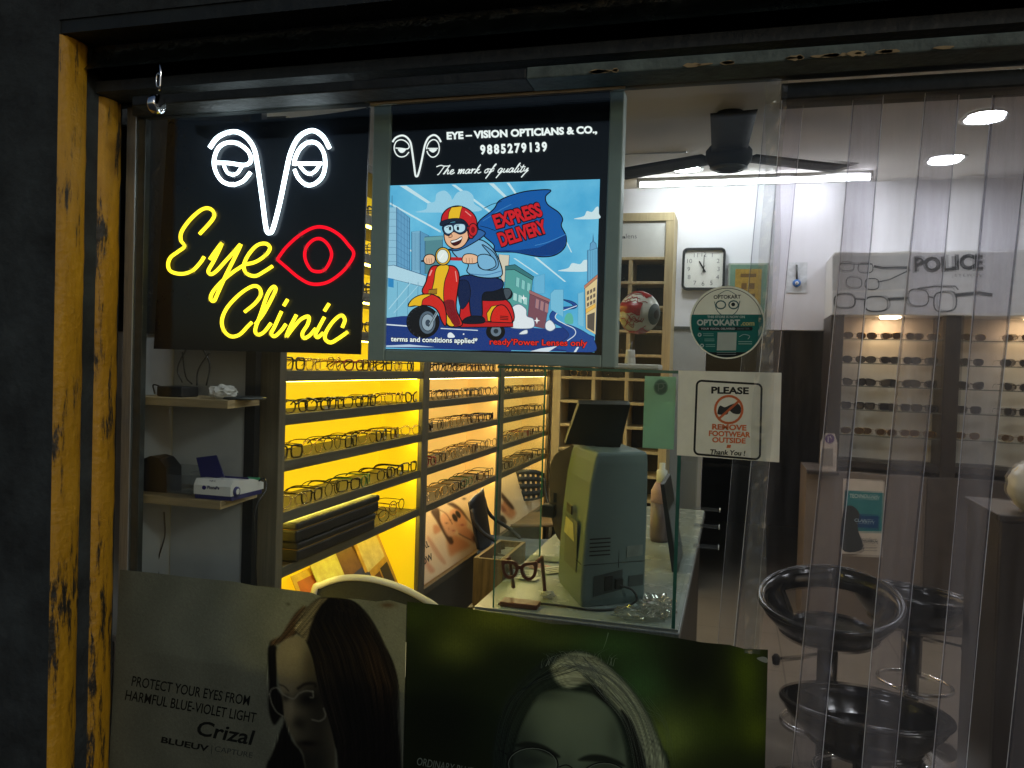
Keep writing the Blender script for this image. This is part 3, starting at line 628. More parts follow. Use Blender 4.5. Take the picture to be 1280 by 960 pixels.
for L, wd in zip(LOGO, (2.3, 1.4, 0, 1.4, 1.2, 0)):
    Lh = H([(85 + (x - 330) * 250 / 683, 203 + (y - 110) * 212 / 580) for x, y in L])
    if wd: a3.stroke(Lh, wd, W, smooth=True)
    else: a3.poly(Lh, W, True)
a3.build('logo', lb)
# handwritten slogan
SC = {'T': ([[(-.5, 1.55), (.1, 1.85), (.7, 1.7), (1.6, 1.75)], [(.75, 1.72), (.55, 1), (.3, .1), (.1, -.1)]], 1.0), 'h': ([[(0, 0), (.3, 1), (.55, 1.9), (.4, 1.3), (.1, 0), (.35, .75), (.6, .85), (.6, .4), (.65, .05), (.9, .2)]], .9),
      'e': ([[(0, .3), (.4, .5), (.5, .85), (.25, .85), (.1, .45), (.2, .05), (.5, .05), (.8, .35)]], .75), 'm': ([[(0, .7), (.15, .9), (.1, 0), (.35, .8), (.5, .85), (.45, 0), (.7, .8), (.88, .85), (.85, .1), (1.1, .25)]], 1.15),
      'a': ([[(.6, .8), (.3, .9), (.05, .45), (.15, .05), (.4, .15), (.65, .85), (.58, .1), (.85, .25)]], .85), 'r': ([[(0, .6), (.2, .95), (.12, 0), (.25, .6), (.5, .9), (.6, .75)]], .65),
      'k': ([[(0, 0), (.35, 1.2), (.5, 1.8), (.3, 1.2), (.1, 0), (.3, .6), (.6, .85), (.3, .45), (.65, .05), (1.0, .3)]], .95), 'o': ([[(.4, .9), (.1, .6), (.1, .15), (.35, .05), (.55, .4), (.45, .85), (.8, .8)]], .75),
      'f': ([[(0, .1), (.4, 1.0), (.7, 1.8), (.5, 1.6), (.2, .2), (-.15, -1.1), (.0, -.7), (.3, .2), (.7, .5)], [(-.05, .75), (.7, .85)]], .8), 'q': ([[(.6, .8), (.3, .9), (.05, .45), (.15, .05), (.4, .15), (.65, .85), (.4, -.2), (.1, -1.1), (.5, -.1), (.8, .3)]], .85),
      'u': ([[(.1, .85), (.05, .2), (.25, .05), (.5, .4), (.65, .85), (.58, .1), (.85, .25)]], .85), 'l': ([[(0, .2), (.35, 1.1), (.55, 1.9), (.35, 1.5), (.1, .2), (.25, .0), (.5, .25)]], .5),
      'i': ([[(.1, .85), (.05, .15), (.2, .03), (.45, .3)], [(.2, 1.25), (.26, 1.35)]], .42), 't': ([[(.3, 1.5), (.1, .2), (.25, .02), (.5, .25)], [(-.1, 1.05), (.65, 1.1)]], .5), 'y': ([[(.1, .85), (.08, .3), (.3, .25), (.65, .85), (.45, -.2), (.1, -1.1), (.3, -.5), (.8, .4)]], .85), ' ': ([], .55)}
a4 = Art('y', .0085, -.00001, ('emit', 1.15)); x = 0; sl_txt = 'The mark of quality'
tot = sum(SC[c][1] for c in sl_txt)
for chh in sl_txt:
    for st in SC[chh][0]:
        pts = [(546 + (x + u + .28 * v) * 114 / tot, 218 - (x / tot) * 3.2 - v * 6.1) for u, v in st]
        a4.stroke(pts, 1.15, W, smooth=True)
    x += SC[chh][1]
a4.build('slogan', lb)

# ------------------------------------------------------------------ stickers on the glass
def paper_kind(tr): return ('print', tr)
# footwear notice
fn = thing('footwear_notice', 'white laminated notice asking to remove footwear, stuck on the glass', 'notice', P(910, 577, 'y', -.004))
a = Art('y', -.0036, -.00012, ('laminate', .66))
a.poly([(848, 463), (977, 466), (974, 578), (846, 569)], (222, 224, 214)); a.build('sheet', fn)
a = Art('y', -.0042, -.00012, ('print', .3)); K = (22, 26, 24); RD = (216, 112, 62)
bp = []
for cx, cy, s0 in ((877, 482, 180), (946, 486, 270), (944, 568, 0), (874, 562, 90)):
    bp += [(cx + 6 * math.cos(R(s0 + 22.5 * k)), cy + 6 * math.sin(R(s0 + 22.5 * k))) for k in range(5)]
a.stroke(bp, 2.6, K, closed=True)
a.text('PLEASE', (889, 491.5), (936, 492.5), 8.4, K, .04)
a.stroke([(911 + 17 * math.cos(k * .2618), 512 + 17 * math.sin(k * .2618)) for k in range(24)], 3, RD, closed=True)
a.poly([(897, 514), (900, 507), (906, 509), (913, 506), (921, 504), (926, 509), (925, 517), (917, 517), (911, 513), (909, 518), (898, 518)], (52, 54, 50), True)
a.stroke([(899, 523), (924, 501)], 3, RD)
a.text('REMOVE', (890, 536.5), (933, 538), 6.8, RD, .04); a.text('FOOTWEAR', (886, 544.6), (938, 546.6), 6.6, RD, .04); a.text('OUTSIDE', (890, 552.6), (932, 554.2), 6.4, RD, .04)
a.poly([(909, 556), (914, 556), (913, 560), (908, 560)], RD); a.text('Thank You !', (887, 567.5), (931, 569.5), 6.2, K, .03, slant=.12)
a.build('lettering', fn)
# round shop sticker
rs = thing('round_sticker', 'round teal and white shop sticker on the window glass', 'sticker', P(909, 449, 'y', -.004))
cx, cy, rr = 909, 403, 47
a = Art('y', -.0036, -.00012, ('laminate', .66)); a.disc((cx, cy), rr, rr * .97, (228, 234, 222), n=56); a.build('film', rs)
a = Art('y', -.004, -.00012, ('print', .4)); TE = (18, 116, 108); DK = (14, 34, 36)
a.stroke([(cx + (rr - 3) * math.cos(k * .1309), cy + (rr - 3) * .97 * math.sin(k * .1309)) for k in range(48)], .8, DK, closed=True)
ang = [R(-13 + k * 206 / 40) for k in range(41)]
a.poly([(cx + (rr - 1.8) * math.cos(t_), cy + (rr - 1.8) * .97 * math.sin(t_)) for t_ in ang], TE)
ang = [R(58 + k * 64 / 16) for k in range(17)]
a.poly([(cx + (rr - 1.8) * math.cos(t_), cy + (rr - 1.8) * .97 * math.sin(t_)) for t_ in ang], DK)
a.text('OPTOKART', (892, 373.5), (926, 373), 4.6, DK, .025)
for s_ in (-1, 1): a.stroke([(909 + s_ * 8 + 6 * math.cos(k * .5236), 381 + 5 * math.sin(k * .5236)) for k in range(12)], 1.6, (38, 92, 96), closed=True)
a.disc((916.5, 380.5), 2.4, 2.4, DK); a.stroke([(893, 377), (897, 389), (909, 397), (921, 389), (925, 376)], .9, (38, 92, 96), smooth=True); a.stroke([(897, 369), (909, 363), (921, 369)], .7, (38, 92, 96), smooth=True)
a.text('THIS STORE IS NOW ON', (884, 397.5), (931, 397.5), 3, (225, 235, 225), .03); a.text('OPTOKART', (871, 406.5), (925, 406.5), 7.2, (232, 238, 226), .045); a.text('.com', (926, 406.8), (943, 406.8), 6.2, (232, 220, 150), .03)
a.poly([(874, 408.5), (940, 408.5), (941, 410.7), (940, 413), (874, 413), (873, 410.7)], DK); a.text('YOUR VISION. DELIVERED', (876, 412), (919, 412), 2.4, (225, 230, 225), .03); a.text('SMARTER', (921, 412), (937, 412), 2.4, (110, 120, 120), .02)
a.poly([(897, 415.5), (921, 415.5), (920, 438), (896, 438)], (225, 230, 214))
for k, yy in enumerate((418.5, 425, 432)):
    a.disc((874.5 + k * 1.5, yy), 2.4, 2.4, (220, 232, 224) if k != 1 else (40, 130, 122)); a.disc((874.5 + k * 1.5, yy), 1.1, 1.1, TE)
    for q_ in (-1.2, 1): a.stroke([(879 + k * 1.5, yy + q_), (892 + k, yy + q_)], .9, (150, 196, 186))
a.stroke([(924, 421), (930, 418), (937, 420), (935, 424)], .7, (200, 222, 214), smooth=True)
for q_ in (427, 429.8): a.stroke([(923, q_), (940, q_)], 1.0, (176, 212, 200))
for q_ in (440.5, 443): a.stroke([(896, q_), (920, q_)], .8, (150, 160, 158))
a.build('lettering', rs)

# ------------------------------------------------------------------ vinyl posters low on the glass
V = ('vinyl', .38)
G7 = lambda L: [(.4375 * x, 700 + .4375 * y) for x, y in L]
G8 = lambda L: [(480 + .3906 * x, 740 + .3906 * y) for x, y in L]
random.seed(5)
pa = thing('spectacle_poster', 'pale grey window poster of a long haired woman in white framed spectacles', 'poster', P(330, 960, 'y', 0))
top = [(150, 712), (190, 716), (240, 722), (292, 727), (318, 732), (352, 736), (390, 741), (402, 746), (448, 749), (470, 752), (487, 750), (508, 756)]
px, py, vs, fs = film_grid(top, (130, 1065), (501, 1085), 300, 230, 0, -.0036)
Z = lambda L: [(310 + .2395 * x, 730 + .2395 * y) for x, y in L]
pt_ = Paint(px, py, (96, 100, 88)); k_ = .2395
pt_.C *= (1 + .035 * np.sin(px * .09 + 1.3 * np.sin(py * .05)) + .03 * pt_.rng.standard_normal(len(px)))[:, None]
pt_.blob(*Z([(730, 110)])[0], 9, 3, (70, 48, 24), .7); pt_.blob(*Z([(210, 105)])[0], 2.5, 2, (50, 44, 30), .6)
HD = (14, 13, 12)
pt_.poly(Z([(300, 115), (250, 150), (205, 215), (170, 270), (118, 298), (122, 325), (160, 312), (210, 285), (262, 250), (290, 190)]), (56, 44, 30), 2)
pt_.poly(Z([(104, 335), (150, 330), (152, 430), (150, 540), (185, 600), (190, 700), (160, 800), (120, 900), (90, 1000), (60, 1500), (330, 1500), (300, 960), (230, 820), (200, 740), (178, 690), (135, 735), (106, 640), (110, 500)]), HD, 2)
fm = pt_.poly(Z([(155, 330), (240, 270), (300, 300), (338, 390), (356, 480), (384, 600), (418, 700), (448, 820), (455, 960), (440, 1500), (320, 1500), (300, 950), (252, 835), (215, 765), (190, 690), (180, 600), (160, 500), (150, 420)]), (112, 106, 84), 2)
for x_, y_, rx, ry, c_, q_ in ((370, 640, 95, 330, (26, 25, 21), .8), (330, 950, 150, 160, (22, 24, 22), .85), (280, 900, 60, 60, (30, 30, 26), .5), (312, 600, 62, 42, (14, 14, 12), .9), (203, 592, 30, 22, (24, 23, 20), .75), (268, 730, 42, 40, (24, 24, 20), .75), (310, 832, 52, 15, (14, 12, 11), .9), (300, 860, 50, 22, (44, 38, 32), .5), (222, 640, 18, 80, (126, 120, 98), .5), (240, 760, 30, 22, (88, 86, 70), .5), (230, 350, 60, 50, (124, 118, 92), .5), (330, 420, 40, 90, (50, 47, 38), .6)):
    pt_.blob(*Z([(x_, y_)])[0], rx * k_, ry * k_, c_, q_, fm)
hm = pt_.poly(Z([(365, 76), (430, 68), (540, 85), (610, 140), (665, 220), (720, 330), (765, 430), (785, 540), (792, 700), (802, 960), (815, 1500), (470, 1500), (470, 960), (448, 820), (416, 700), (382, 600), (354, 480), (337, 390), (302, 300), (262, 262), (245, 240), (256, 190), (300, 130)]), HD, 1.6)
yy_ = (py - 730) / k_; xx_ = (px - 310) / k_
xl_ = np.interp(yy_, [70, 190, 300, 390, 600, 820, 1500], [360, 250, 300, 337, 382, 448, 470]); xr_ = np.interp(yy_, [70, 140, 330, 540, 960, 1500], [440, 610, 720, 785, 802, 815]); u_ = np.clip((xx_ - xl_) / (xr_ - xl_), -.2, 1.2)
pt_.blend(.55 * hm * np.exp(-((u_ - .80) / .16) ** 2 - ((yy_ - 460) / 200) ** 2), (50, 37, 24)); pt_.blend(.30 * hm * np.exp(-((u_ - .45) / .3) ** 2 - ((yy_ - 340) / 120) ** 2), (36, 29, 21)); pt_.blend(.35 * hm * np.exp(-((u_ - .12) / .1) ** 2 - ((yy_ - 620) / 260) ** 2), (48, 42, 33)); pt_.blend(.4 * hm * np.exp(-((u_ - 1.0) / .06) ** 2 - ((yy_ - 720) / 160) ** 2), (92, 96, 84))
pt_.strands(u_, py, (9, 17, 31, 46), .42, hm)
lm = pt_.mask(Z([(360, 82), (415, 74), (380, 110), (345, 170), (322, 240), (304, 300), (268, 262), (243, 238), (256, 190), (300, 130)]), 2.2); pt_.blend(.8 * lm, (104, 98, 76)); pt_.strands((xx_ + yy_ * .8) / 300, py, (10, 23, 38), .3, lm)
bm_k = pt_.mask(Z([(300, 115), (250, 150), (205, 215), (170, 270), (118, 298), (122, 325), (160, 312), (210, 285), (262, 250)]), 2); pt_.strands((xx_ * .9 + yy_ * .75) / 250, py, (9, 21, 33), .4, bm_k)
pt_.strands((xx_) / 300, py, (12, 26, 41), .4, pt_.mask(Z([(104, 335), (150, 330), (150, 540), (190, 700), (120, 900), (60, 1500), (330, 1500), (230, 820), (178, 690), (106, 640)]), 2))
pt_.line(Z([(262, 545), (300, 522), (345, 520), (352, 535)]), 3.4, (22, 20, 17), 1.4, .85); pt_.line(Z([(165, 525), (190, 535), (212, 558)]), 1.6, (34, 30, 24), .9, .7)
WF = (124, 124, 110)
for L in ([(112, 575), (125, 548), (155, 543), (178, 570)], [(112, 575), (125, 625), (150, 668), (186, 692)], [(182, 575), (210, 590), (240, 598), (262, 575)], [(268, 570), (300, 558), (340, 562)], [(338, 560), (340, 590), (325, 592)], [(395, 650), (404, 690), (375, 715), (335, 708)]): pt_.line(Z(L), 1.7, WF, .8, .8)
for k in range(60):
    q_ = pt_.rng.uniform(0, 1); x0 = 430 + 340 * q_ ** .9; y0 = np.interp(x0, [430, 540, 610, 665, 720, 765, 790], [70, 86, 140, 220, 330, 430, 560])
    pt_.line(Z([(x0 - 20, y0 - 2), (x0 + 8, y0 + 10 + 20 * q_), (x0 + 14 + 10 * q_, y0 + 60 + 60 * q_)]), .35, (36, 32, 26), .5, .55)
pt_.C *= (1 + .018 * pt_.rng.standard_normal(len(px)))[:, None]
print_sheet('film', pa, vs, fs, pt_.C * 1.22, .45)
a = Art('y', -.0044, -.00004, V); TX = (20, 24, 24)
a.text('PROTECT YOUR EYES FROM', (164, 857), (311, 882), 13, TX, .008); a.text('HARMFUL BLUE-VIOLET LIGHT', (156, 874.5), (319, 903.5), 13, TX, .008)
a.text('Crizal', (244, 918), (314, 931), 19, TX, .018, slant=.12); a.stroke(G7([(726, 490), (727, 494)]), 1, TX)
a.text('BLUEUV', (201, 928), (260, 939.5), 7.6, TX, .03); a.stroke([(265, 931), (264, 943)], .6, (60, 66, 64)); a.text('CAPTURE', (268, 939), (315, 947.5), 7, (66, 72, 70), -.003)
a.build('lettering', pa)
# green poster
pg = thing('portrait_poster', 'dark green window poster of a fair haired woman cut at the eyes', 'poster', P(735, 960, 'y', 0))
top = [(509, 752), (560, 757), (600, 763), (640, 769), (668, 776), (690, 780), (725, 781), (755, 786), (800, 791), (850, 798), (878, 803), (912, 806), (930, 811), (960, 812)]
px, py, vs, fs = film_grid(top, (502, 1085), (952, 1130), 330, 200, 0, -.0036)
Z = lambda L: [(600 + .2344 * x, 790 + .2344 * y) for x, y in L]
pt_ = Paint(px, py, (26, 34, 16)); k_ = .2344
for x_, y_, rx, ry, c_, q_ in ((628, 772, 70, 30, (108, 118, 34), .8), (570, 812, 34, 26, (112, 124, 48), .8), (520, 770, 30, 26, (64, 80, 28), .6), (560, 880, 60, 70, (16, 24, 14), .8), (760, 806, 60, 24, (52, 84, 42), .8), (690, 800, 40, 14, (84, 100, 40), .5), (800, 858, 44, 40, (54, 92, 52), .8), (838, 925, 46, 44, (108, 128, 60), .85), (900, 900, 34, 46, (70, 92, 22), .6), (930, 845, 26, 50, (84, 104, 16), .85), (945, 915, 22, 30, (92, 110, 20), .7), (870, 830, 34, 40, (18, 24, 12), .8), (905, 870, 18, 36, (22, 28, 12), .6), (890, 960, 60, 26, (34, 44, 18), .6), (660, 900, 60, 90, (30, 46, 34), .5)): pt_.blob(x_, y_, rx, ry, c_, q_)
pt_.C *= (1 + .035 * np.sin(px * 1.9) + .03 * pt_.rng.standard_normal(len(px)))[:, None]
hm = pt_.poly(Z([(40, 1200), (60, 725), (72, 600), (104, 450), (155, 330), (235, 240), (335, 155), (430, 112), (540, 102), (640, 140), (740, 230), (830, 330), (905, 450), (965, 600), (1015, 725), (1060, 1200)]), (30, 40, 34), 3.2)
xx_ = (px - 600) / k_; yy_ = (py - 790) / k_
rr_ = np.hypot((xx_ - 500) / 1.0, (yy_ - 700) / 1.25); th_ = np.arctan2(yy_ - 700, xx_ - 500)
lm = pt_.poly(Z([(378, 190), (440, 128), (540, 112), (640, 150), (740, 240), (830, 340), (900, 460), (960, 610), (1000, 760), (1020, 1200), (905, 1200), (885, 760), (845, 620), (795, 510), (742, 425), (685, 355), (625, 295), (565, 270), (480, 300), (415, 270)]), (132, 142, 122), 4)
pt_.strands(rr_ / 260, th_ * 60, (8, 17, 33, 52), .22, hm)
pt_.blend(.5 * lm * np.exp(-((xx_ - 480) / 110) ** 2 - ((yy_ - 210) / 70) ** 2), (160, 168, 146))
fm = pt_.poly(Z([(180, 1200), (185, 725), (200, 600), (240, 470), (290, 375), (345, 325), (430, 312), (520, 320), (600, 335), (668, 385), (718, 455), (758, 560), (786, 725), (800, 1200)]), (92, 108, 94), 4)
for x_, y_, rx, ry, c_, q_ in ((200, 600, 130, 220, (34, 44, 38), .75), (480, 470, 190, 110, (102, 118, 102), .6), (300, 330, 160, 40, (40, 50, 44), .6), (720, 560, 50, 140, (62, 74, 64), .6), (280, 690, 120, 45, (36, 44, 40), .7), (660, 730, 110, 40, (44, 52, 46), .7), (470, 720, 40, 90, (70, 84, 74), .6)): pt_.blob(*Z([(x_, y_)])[0], rx * k_, ry * k_, c_, q_, fm)
pt_.poly(Z([(588, 284), (640, 300), (672, 362), (700, 400), (650, 365), (612, 330)]), (22, 26, 22), 1.4, .9); pt_.poly(Z([(752, 412), (810, 478), (848, 570), (880, 680), (900, 800), (850, 800), (815, 620), (775, 505)]), (20, 24, 20), 1.6, .9); pt_.poly(Z([(545, 228), (590, 245), (615, 270), (580, 262)]), (58, 66, 56), 1.4, .8)
pt_.poly(Z([(185, 602), (255, 584), (340, 604), (425, 660), (400, 668), (300, 628), (210, 614)]), (22, 28, 25), 2, .9); pt_.poly(Z([(522, 684), (580, 655), (660, 658), (745, 690), (775, 718), (700, 700), (600, 690)]), (22, 28, 25), 2, .9)
for x_, y_ in ((920, 585), (1005, 693), (905, 718)): pt_.blob(*Z([(x_, y_)])[0], 1.5, 1.5, (14, 16, 12), .9)
print_sheet('film', pg, vs, fs, pt_.C * 1.08, .45)
a = Art('y', -.0039, -.000006, V)
for c_, rx in ((475, 82), (705, 76)):
    a.stroke(G8([(c_ + rx * math.cos(k * .2618), (552 if c_ < 600 else 600) + 55 * math.sin(k * .2618)) for k in range(24)]), 1.6, (16, 20, 20), closed=True)
    a.stroke(G8([(c_ + (rx - 5) * math.cos(k * .2618), (551 if c_ < 600 else 599) + 51 * math.sin(k * .2618)) for k in range(24)]), .8, (120, 132, 122), closed=True)
a.stroke(G8([(558, 560), (590, 555), (630, 590)]), 1.6, (16, 20, 20), smooth=True); a.stroke(G8([(368, 505), (395, 520)]), 2, (16, 20, 20))
for k in range(80):
    u = random.random(); x0 = 560 + 110 * random.random(); y0 = 205 + random.uniform(-6, 30); s_ = u * 1.0
    if random.random() < .72: L = [(x0, y0), (690 + 60 * u, 260 + 70 * (1 - u)), (770 + 90 * u, 420 + random.uniform(-30, 20)), (815 + 115 * u + random.uniform(-15, 15), 640)]; c_ = random.choice([(134, 146, 134), (110, 120, 110), (72, 82, 74), (150, 160, 146)])
    else: L = [(x0 - 20, y0 + 20), (480 - 50 * u, 290 + 30 * u), (410 - 45 * u, 420), (375 - 35 * u, 640)]; c_ = random.choice([(52, 64, 58), (22, 30, 27), (70, 82, 74)])
    a.stroke(G8(L), random.uniform(.2, .6), c_, smooth=True, taper=True)
for k in range(46):
    x0 = 500 + 240 * random.random(); yb = 200 + ((x0 - 625) / 130) ** 2 * 32; d_ = random.uniform(-40, 55)
    a.stroke(G8([(x0, yb + 16), (x0 + d_ * .4, yb - 8), (x0 + d_, yb - random.uniform(6, 24))]), random.uniform(.25, .6), random.choice([(120, 136, 118), (150, 164, 146), (90, 106, 90)]), smooth=True, taper=True)
for k in range(16):
    x0 = 820 + 90 * random.random(); a.stroke(G8([(x0 - 60, 330 + random.uniform(0, 60)), (x0, 420), (x0 + random.uniform(0, 50), 560)]), .35, (96, 116, 92), smooth=True, taper=True)
a.stroke(G8([(718, 130), (710, 160), (700, 185)]), 1.4, (118, 140, 112), smooth=True, taper=True)
for L in (G8([(1193, 212), (1212, 207), (1226, 212), (1226, 226), (1208, 222)]),): a.poly(L, (170, 176, 164), True)
a.build('portrait', pg)
a = Art('y', -.0052, -.00004, V); a.text('ORDINARY BLUE', (520.5, 956), (590, 969), 10, (126, 140, 130), .0); a.build('lettering', pg)
random.seed(21)

# ------------------------------------------------------------------ PVC strip curtain
def pvc_mat(name, blur, hz):
    m, t, o = newmat(name); tc = N(t, 'ShaderNodeTexCoord')
    mp = N(t, 'ShaderNodeMapping'); mp.inputs['Scale'].default_value = (9, 2, .9); t.links.new(tc.outputs['Object'], mp.inputs[0])
    nz = N(t, 'ShaderNodeTexNoise', Scale=1.6, Detail=7.0, Roughness=.62); t.links.new(mp.outputs[0], nz.inputs['Vector'])
    tr = N(t, 'ShaderNodeBsdfTransparent'); tr.inputs[0].default_value = (.88, .87, .91, 1)
    rf = N(t, 'ShaderNodeBsdfRefraction', IOR=1.02, Roughness=.16); rf.inputs[0].default_value = (.86, .85, .89, 1)
    f1 = N(t, 'ShaderNodeMapRange'); f1.inputs[1].default_value = .38; f1.inputs[2].default_value = .66; f1.inputs[3].default_value = blur * .6; f1.inputs[4].default_value = blur
    at = N(t, 'ShaderNodeAttribute', attribute_name='wear'); mu = N(t, 'ShaderNodeMath', operation='MULTIPLY'); t.links.new(nz.outputs[0], f1.inputs[0]); t.links.new(f1.outputs[0], mu.inputs[0]); sep = N(t, 'ShaderNodeSeparateColor'); t.links.new(at.outputs['Color'], sep.inputs[0]); t.links.new(sep.outputs[0], mu.inputs[1]); m1 = N(t, 'ShaderNodeMixShader'); t.links.new(mu.outputs[0], m1.inputs[0]); t.links.new(tr.outputs[0], m1.inputs[1]); t.links.new(rf.outputs[0], m1.inputs[2])
    df = N(t, 'ShaderNodeBsdfDiffuse'); df.inputs[0].default_value = (.55, .54, .60, 1); tl = N(t, 'ShaderNodeBsdfTranslucent'); tl.inputs[0].default_value = (.55, .54, .60, 1)
    m2 = N(t, 'ShaderNodeMixShader'); t.links.new(df.outputs[0], m2.inputs[1]); t.links.new(tl.outputs[0], m2.inputs[2])
    n2 = N(t, 'ShaderNodeTexNoise', Scale=3.2, Detail=8.0, Roughness=.7); t.links.new(mp.outputs[0], n2.inputs['Vector'])
    f2 = N(t, 'ShaderNodeMapRange'); f2.inputs[1].default_value = .35; f2.inputs[2].default_value = .72; f2.inputs[3].default_value = hz * .3; f2.inputs[4].default_value = hz * 1.1
    t.links.new(n2.outputs[0], f2.inputs[0]); m3 = N(t, 'ShaderNodeMixShader'); eg_ = N(t, 'ShaderNodeMath', operation='MULTIPLY_ADD'); eg_.inputs[1].default_value = 1.5; eg_.inputs[2].default_value = .7; t.links.new(sep.outputs[1], eg_.inputs[0]); hm_ = N(t, 'ShaderNodeMath', operation='MULTIPLY'); t.links.new(f2.outputs[0], hm_.inputs[0]); t.links.new(eg_.outputs[0], hm_.inputs[1]); t.links.new(hm_.outputs[0], m3.inputs[0]); t.links.new(m1.outputs[0], m3.inputs[1]); t.links.new(m2.outputs[0], m3.inputs[2])
    gl = N(t, 'ShaderNodeBsdfGlossy', Roughness=.07); b = N(t, 'ShaderNodeBump', Strength=.25, Distance=.02); t.links.new(n2.outputs[0], b.inputs['Height']); t.links.new(b.outputs[0], gl.inputs['Normal'])
    lw = N(t, 'ShaderNodeLayerWeight', Blend=.22); m4 = N(t, 'ShaderNodeMixShader'); t.links.new(lw.outputs['Fresnel'], m4.inputs[0]); t.links.new(m3.outputs[0], m4.inputs[1]); t.links.new(gl.outputs[0], m4.inputs[2])
    t.links.new(m4.outputs[0], o.inputs[0]); return m
pvcs = [pvc_mat('clear_pvc', .12, .06), pvc_mat('worn_pvc', .8, .10), pvc_mat('cloudy_pvc', 1.0, .15)]
pvc_dark = glassy('pvc_refraction_line', (.52, .52, .56), .1, haze=.1, hazecol=(.4, .4, .46), refl=1.5)  # dark line tinted in beside each strip edge to imitate refraction
pvc_edge = glassy('pvc_cut_edge', (.62, .63, .66), .1, haze=.85, hazecol=(.85, .87, .95), refl=1.5)  # edge whitened to imitate the light it catches
rail = MB().box((xg1 + .004, .032, 2.062), (2.2, .10, 2.095), alu_d, .003); tag(rail.build('curtain_rail'), 'dark rail above the doorway carrying the clear plastic strips', 'rail')
SL = [(955, 1003, .078), (976, 1103, .052), (1064, 1197, .074), (1153, 1288, .05), (1243, 1386, .072), (1338, 1490, .052)]
ords = ['very narrow clear plastic strip curtain piece beside the taped glass edge', 'clear plastic strip hanging before the stools, nearest the taped glass edge', 'clear plastic strip hanging before the left sunglasses bay', 'clear plastic strip hanging before the dark divider of the sunglasses cabinet', 'clear plastic strip hanging at the picture edge beside the yellow bag', 'clear plastic strip just beyond the yellow bag, mostly out of frame']
for (a0, a1, yy), lbl, mk in zip(SL, ords, (0, 1, 2, 2, 2, 1)):
    xa, xb = P(a0, 115, 'y', yy).x, P(a1, 115, 'y', yy).x; ph = random.uniform(0, 6); sg = random.choice((-1, 1))
    def fn(u, v, th=0):
        z = .04 + v * 2.03; bow = .006 * sg * (u - .5) * (u - .5) * 4 + .006 * math.sin(z * 2.1 + ph) * (u - .3)
        return Vector((xa + (xb - xa) * u - .046 * (2.05 - z) + .003 * math.sin(z * 3 + ph), yy + bow + .004 * math.sin(z * 4 + ph) + th, z))
    st = thing('plastic_strip', lbl, 'curtain strip', ((xa + xb) / 2 - .09, yy, .04), 'clear plastic door strips')
    sh_o = MB().grid(fn, 24, 60, pvcs[mk]).build('sheet', st, recalc=False)
    wc_ = random.uniform(.5, .7); wa = [math.exp(-((i / 24 - wc_ - .05 * math.sin(j * .11 + ph)) / .17) ** 2) for j in range(61) for i in range(25)]
    ca = sh_o.data.color_attributes.new('wear', 'FLOAT_COLOR', 'POINT'); ca.data.foreach_set('color', [q_ for n_i, x_ in enumerate(wa) for q_ in (x_, (max(0, abs((n_i % 25) / 24 - .5) - .22) / .28) ** .7, 0, 1)])
    ed = MB()
    for u in (0, 1): ed.grid(lambda q_, v: fn(u + (.007 if u == 0 else -.007) * q_, v, -.0015), 1, 60, pvc_edge)
    for u in (0, 1): ed.grid(lambda q_, v: fn(u + (.0075 if u == 0 else -.0075) + (.022 if u == 0 else -.022) * q_ * (.6 + .4 * math.sin(v * 9 + ph)), v, -.0016), 1, 60, pvc_dark)
    ed.build('edge', st)

# ------------------------------------------------------------------ ceiling lights, tube, fan
dl_glow = emit((.94, .98, 1), 72, 'downlight_glow'); white_en = solid('white_enamel', (.8, .8, .78), .35, var=.03)
spots = [(P(858, 210, 'z', ZC), 'round recessed ceiling light behind the ceiling fan, near the tube lamp'), (P(1180, 200, 'z', ZC), 'round recessed ceiling light above the sunglasses cabinet, seen through the strips'),
         (Vector((1.72, 2.35, ZC)), 'added unseen ceiling light beyond the yellow bag, near the right wall'), (Vector((1.72, 1.3, ZC)), 'added unseen ceiling light above the dark cupboard by the right wall'),  # both unseen, added to brighten the right wall and sunglasses boards
         (P(1230, 147, 'z', ZC), 'round recessed ceiling light nearest the doorway, at the upper right'), (Vector((.9, .95, ZC)), 'added unseen ceiling light just inside the strip doorway'), (Vector((-.62, .27, ZC)), 'added unseen ceiling light behind the light box and neon sign')]  # last two unseen and added, lighting the niche and window stickers
dl0 = None
for q, lbl in spots:
    if dl0 is None:
        dl0 = thing('ceiling_light', lbl, 'ceiling light', (0, 0, 0), 'recessed ceiling lights')
        MB().lathe([(.085, -.001), (.105, -.001), (.105, -.010), (.098, -.014), (.085, -.008)], white_en, seg=32, cap=False).build('trim_ring', dl0)
        MB().lathe([(0, -.007), (.083, -.007), (.083, -.004), (0, -.004)], dl_glow, seg=32).build('diffuser', dl0)
        r = dl0
    else: r = copy_tree(dl0)
    r.location = (q.x, q.y, ZC - .001); r['label'] = lbl
zt = ZC - .042
ta, tb = P(797, 228.5, 'z', zt), P(1086, 226.5, 'z', zt); ytb = (ta.y + tb.y) / 2
tl_ = thing('tube_lamp', 'long lit white tube lamp on the ceiling just before the back wall', 'tube lamp', (ta + tb) / 2)
MB().box((ta.x, ytb - .02, zt + .018), (tb.x, ytb + .02, ZC - .001), white_en, .004).box((ta.x - .012, ytb - .022, zt - .016), (ta.x + .008, ytb + .022, ZC - .002), white_en, .003).box((tb.x - .008, ytb - .022, zt - .016), (tb.x + .012, ytb + .022, ZC - .002), white_en, .003).build('batten', tl_)
MB().tube([(ta.x + .009, ytb, zt), (tb.x - .009, ytb, zt)], .0115, emit((.93, .97, 1), 44, 'tube_glow'), seg=12).build('tube', tl_)
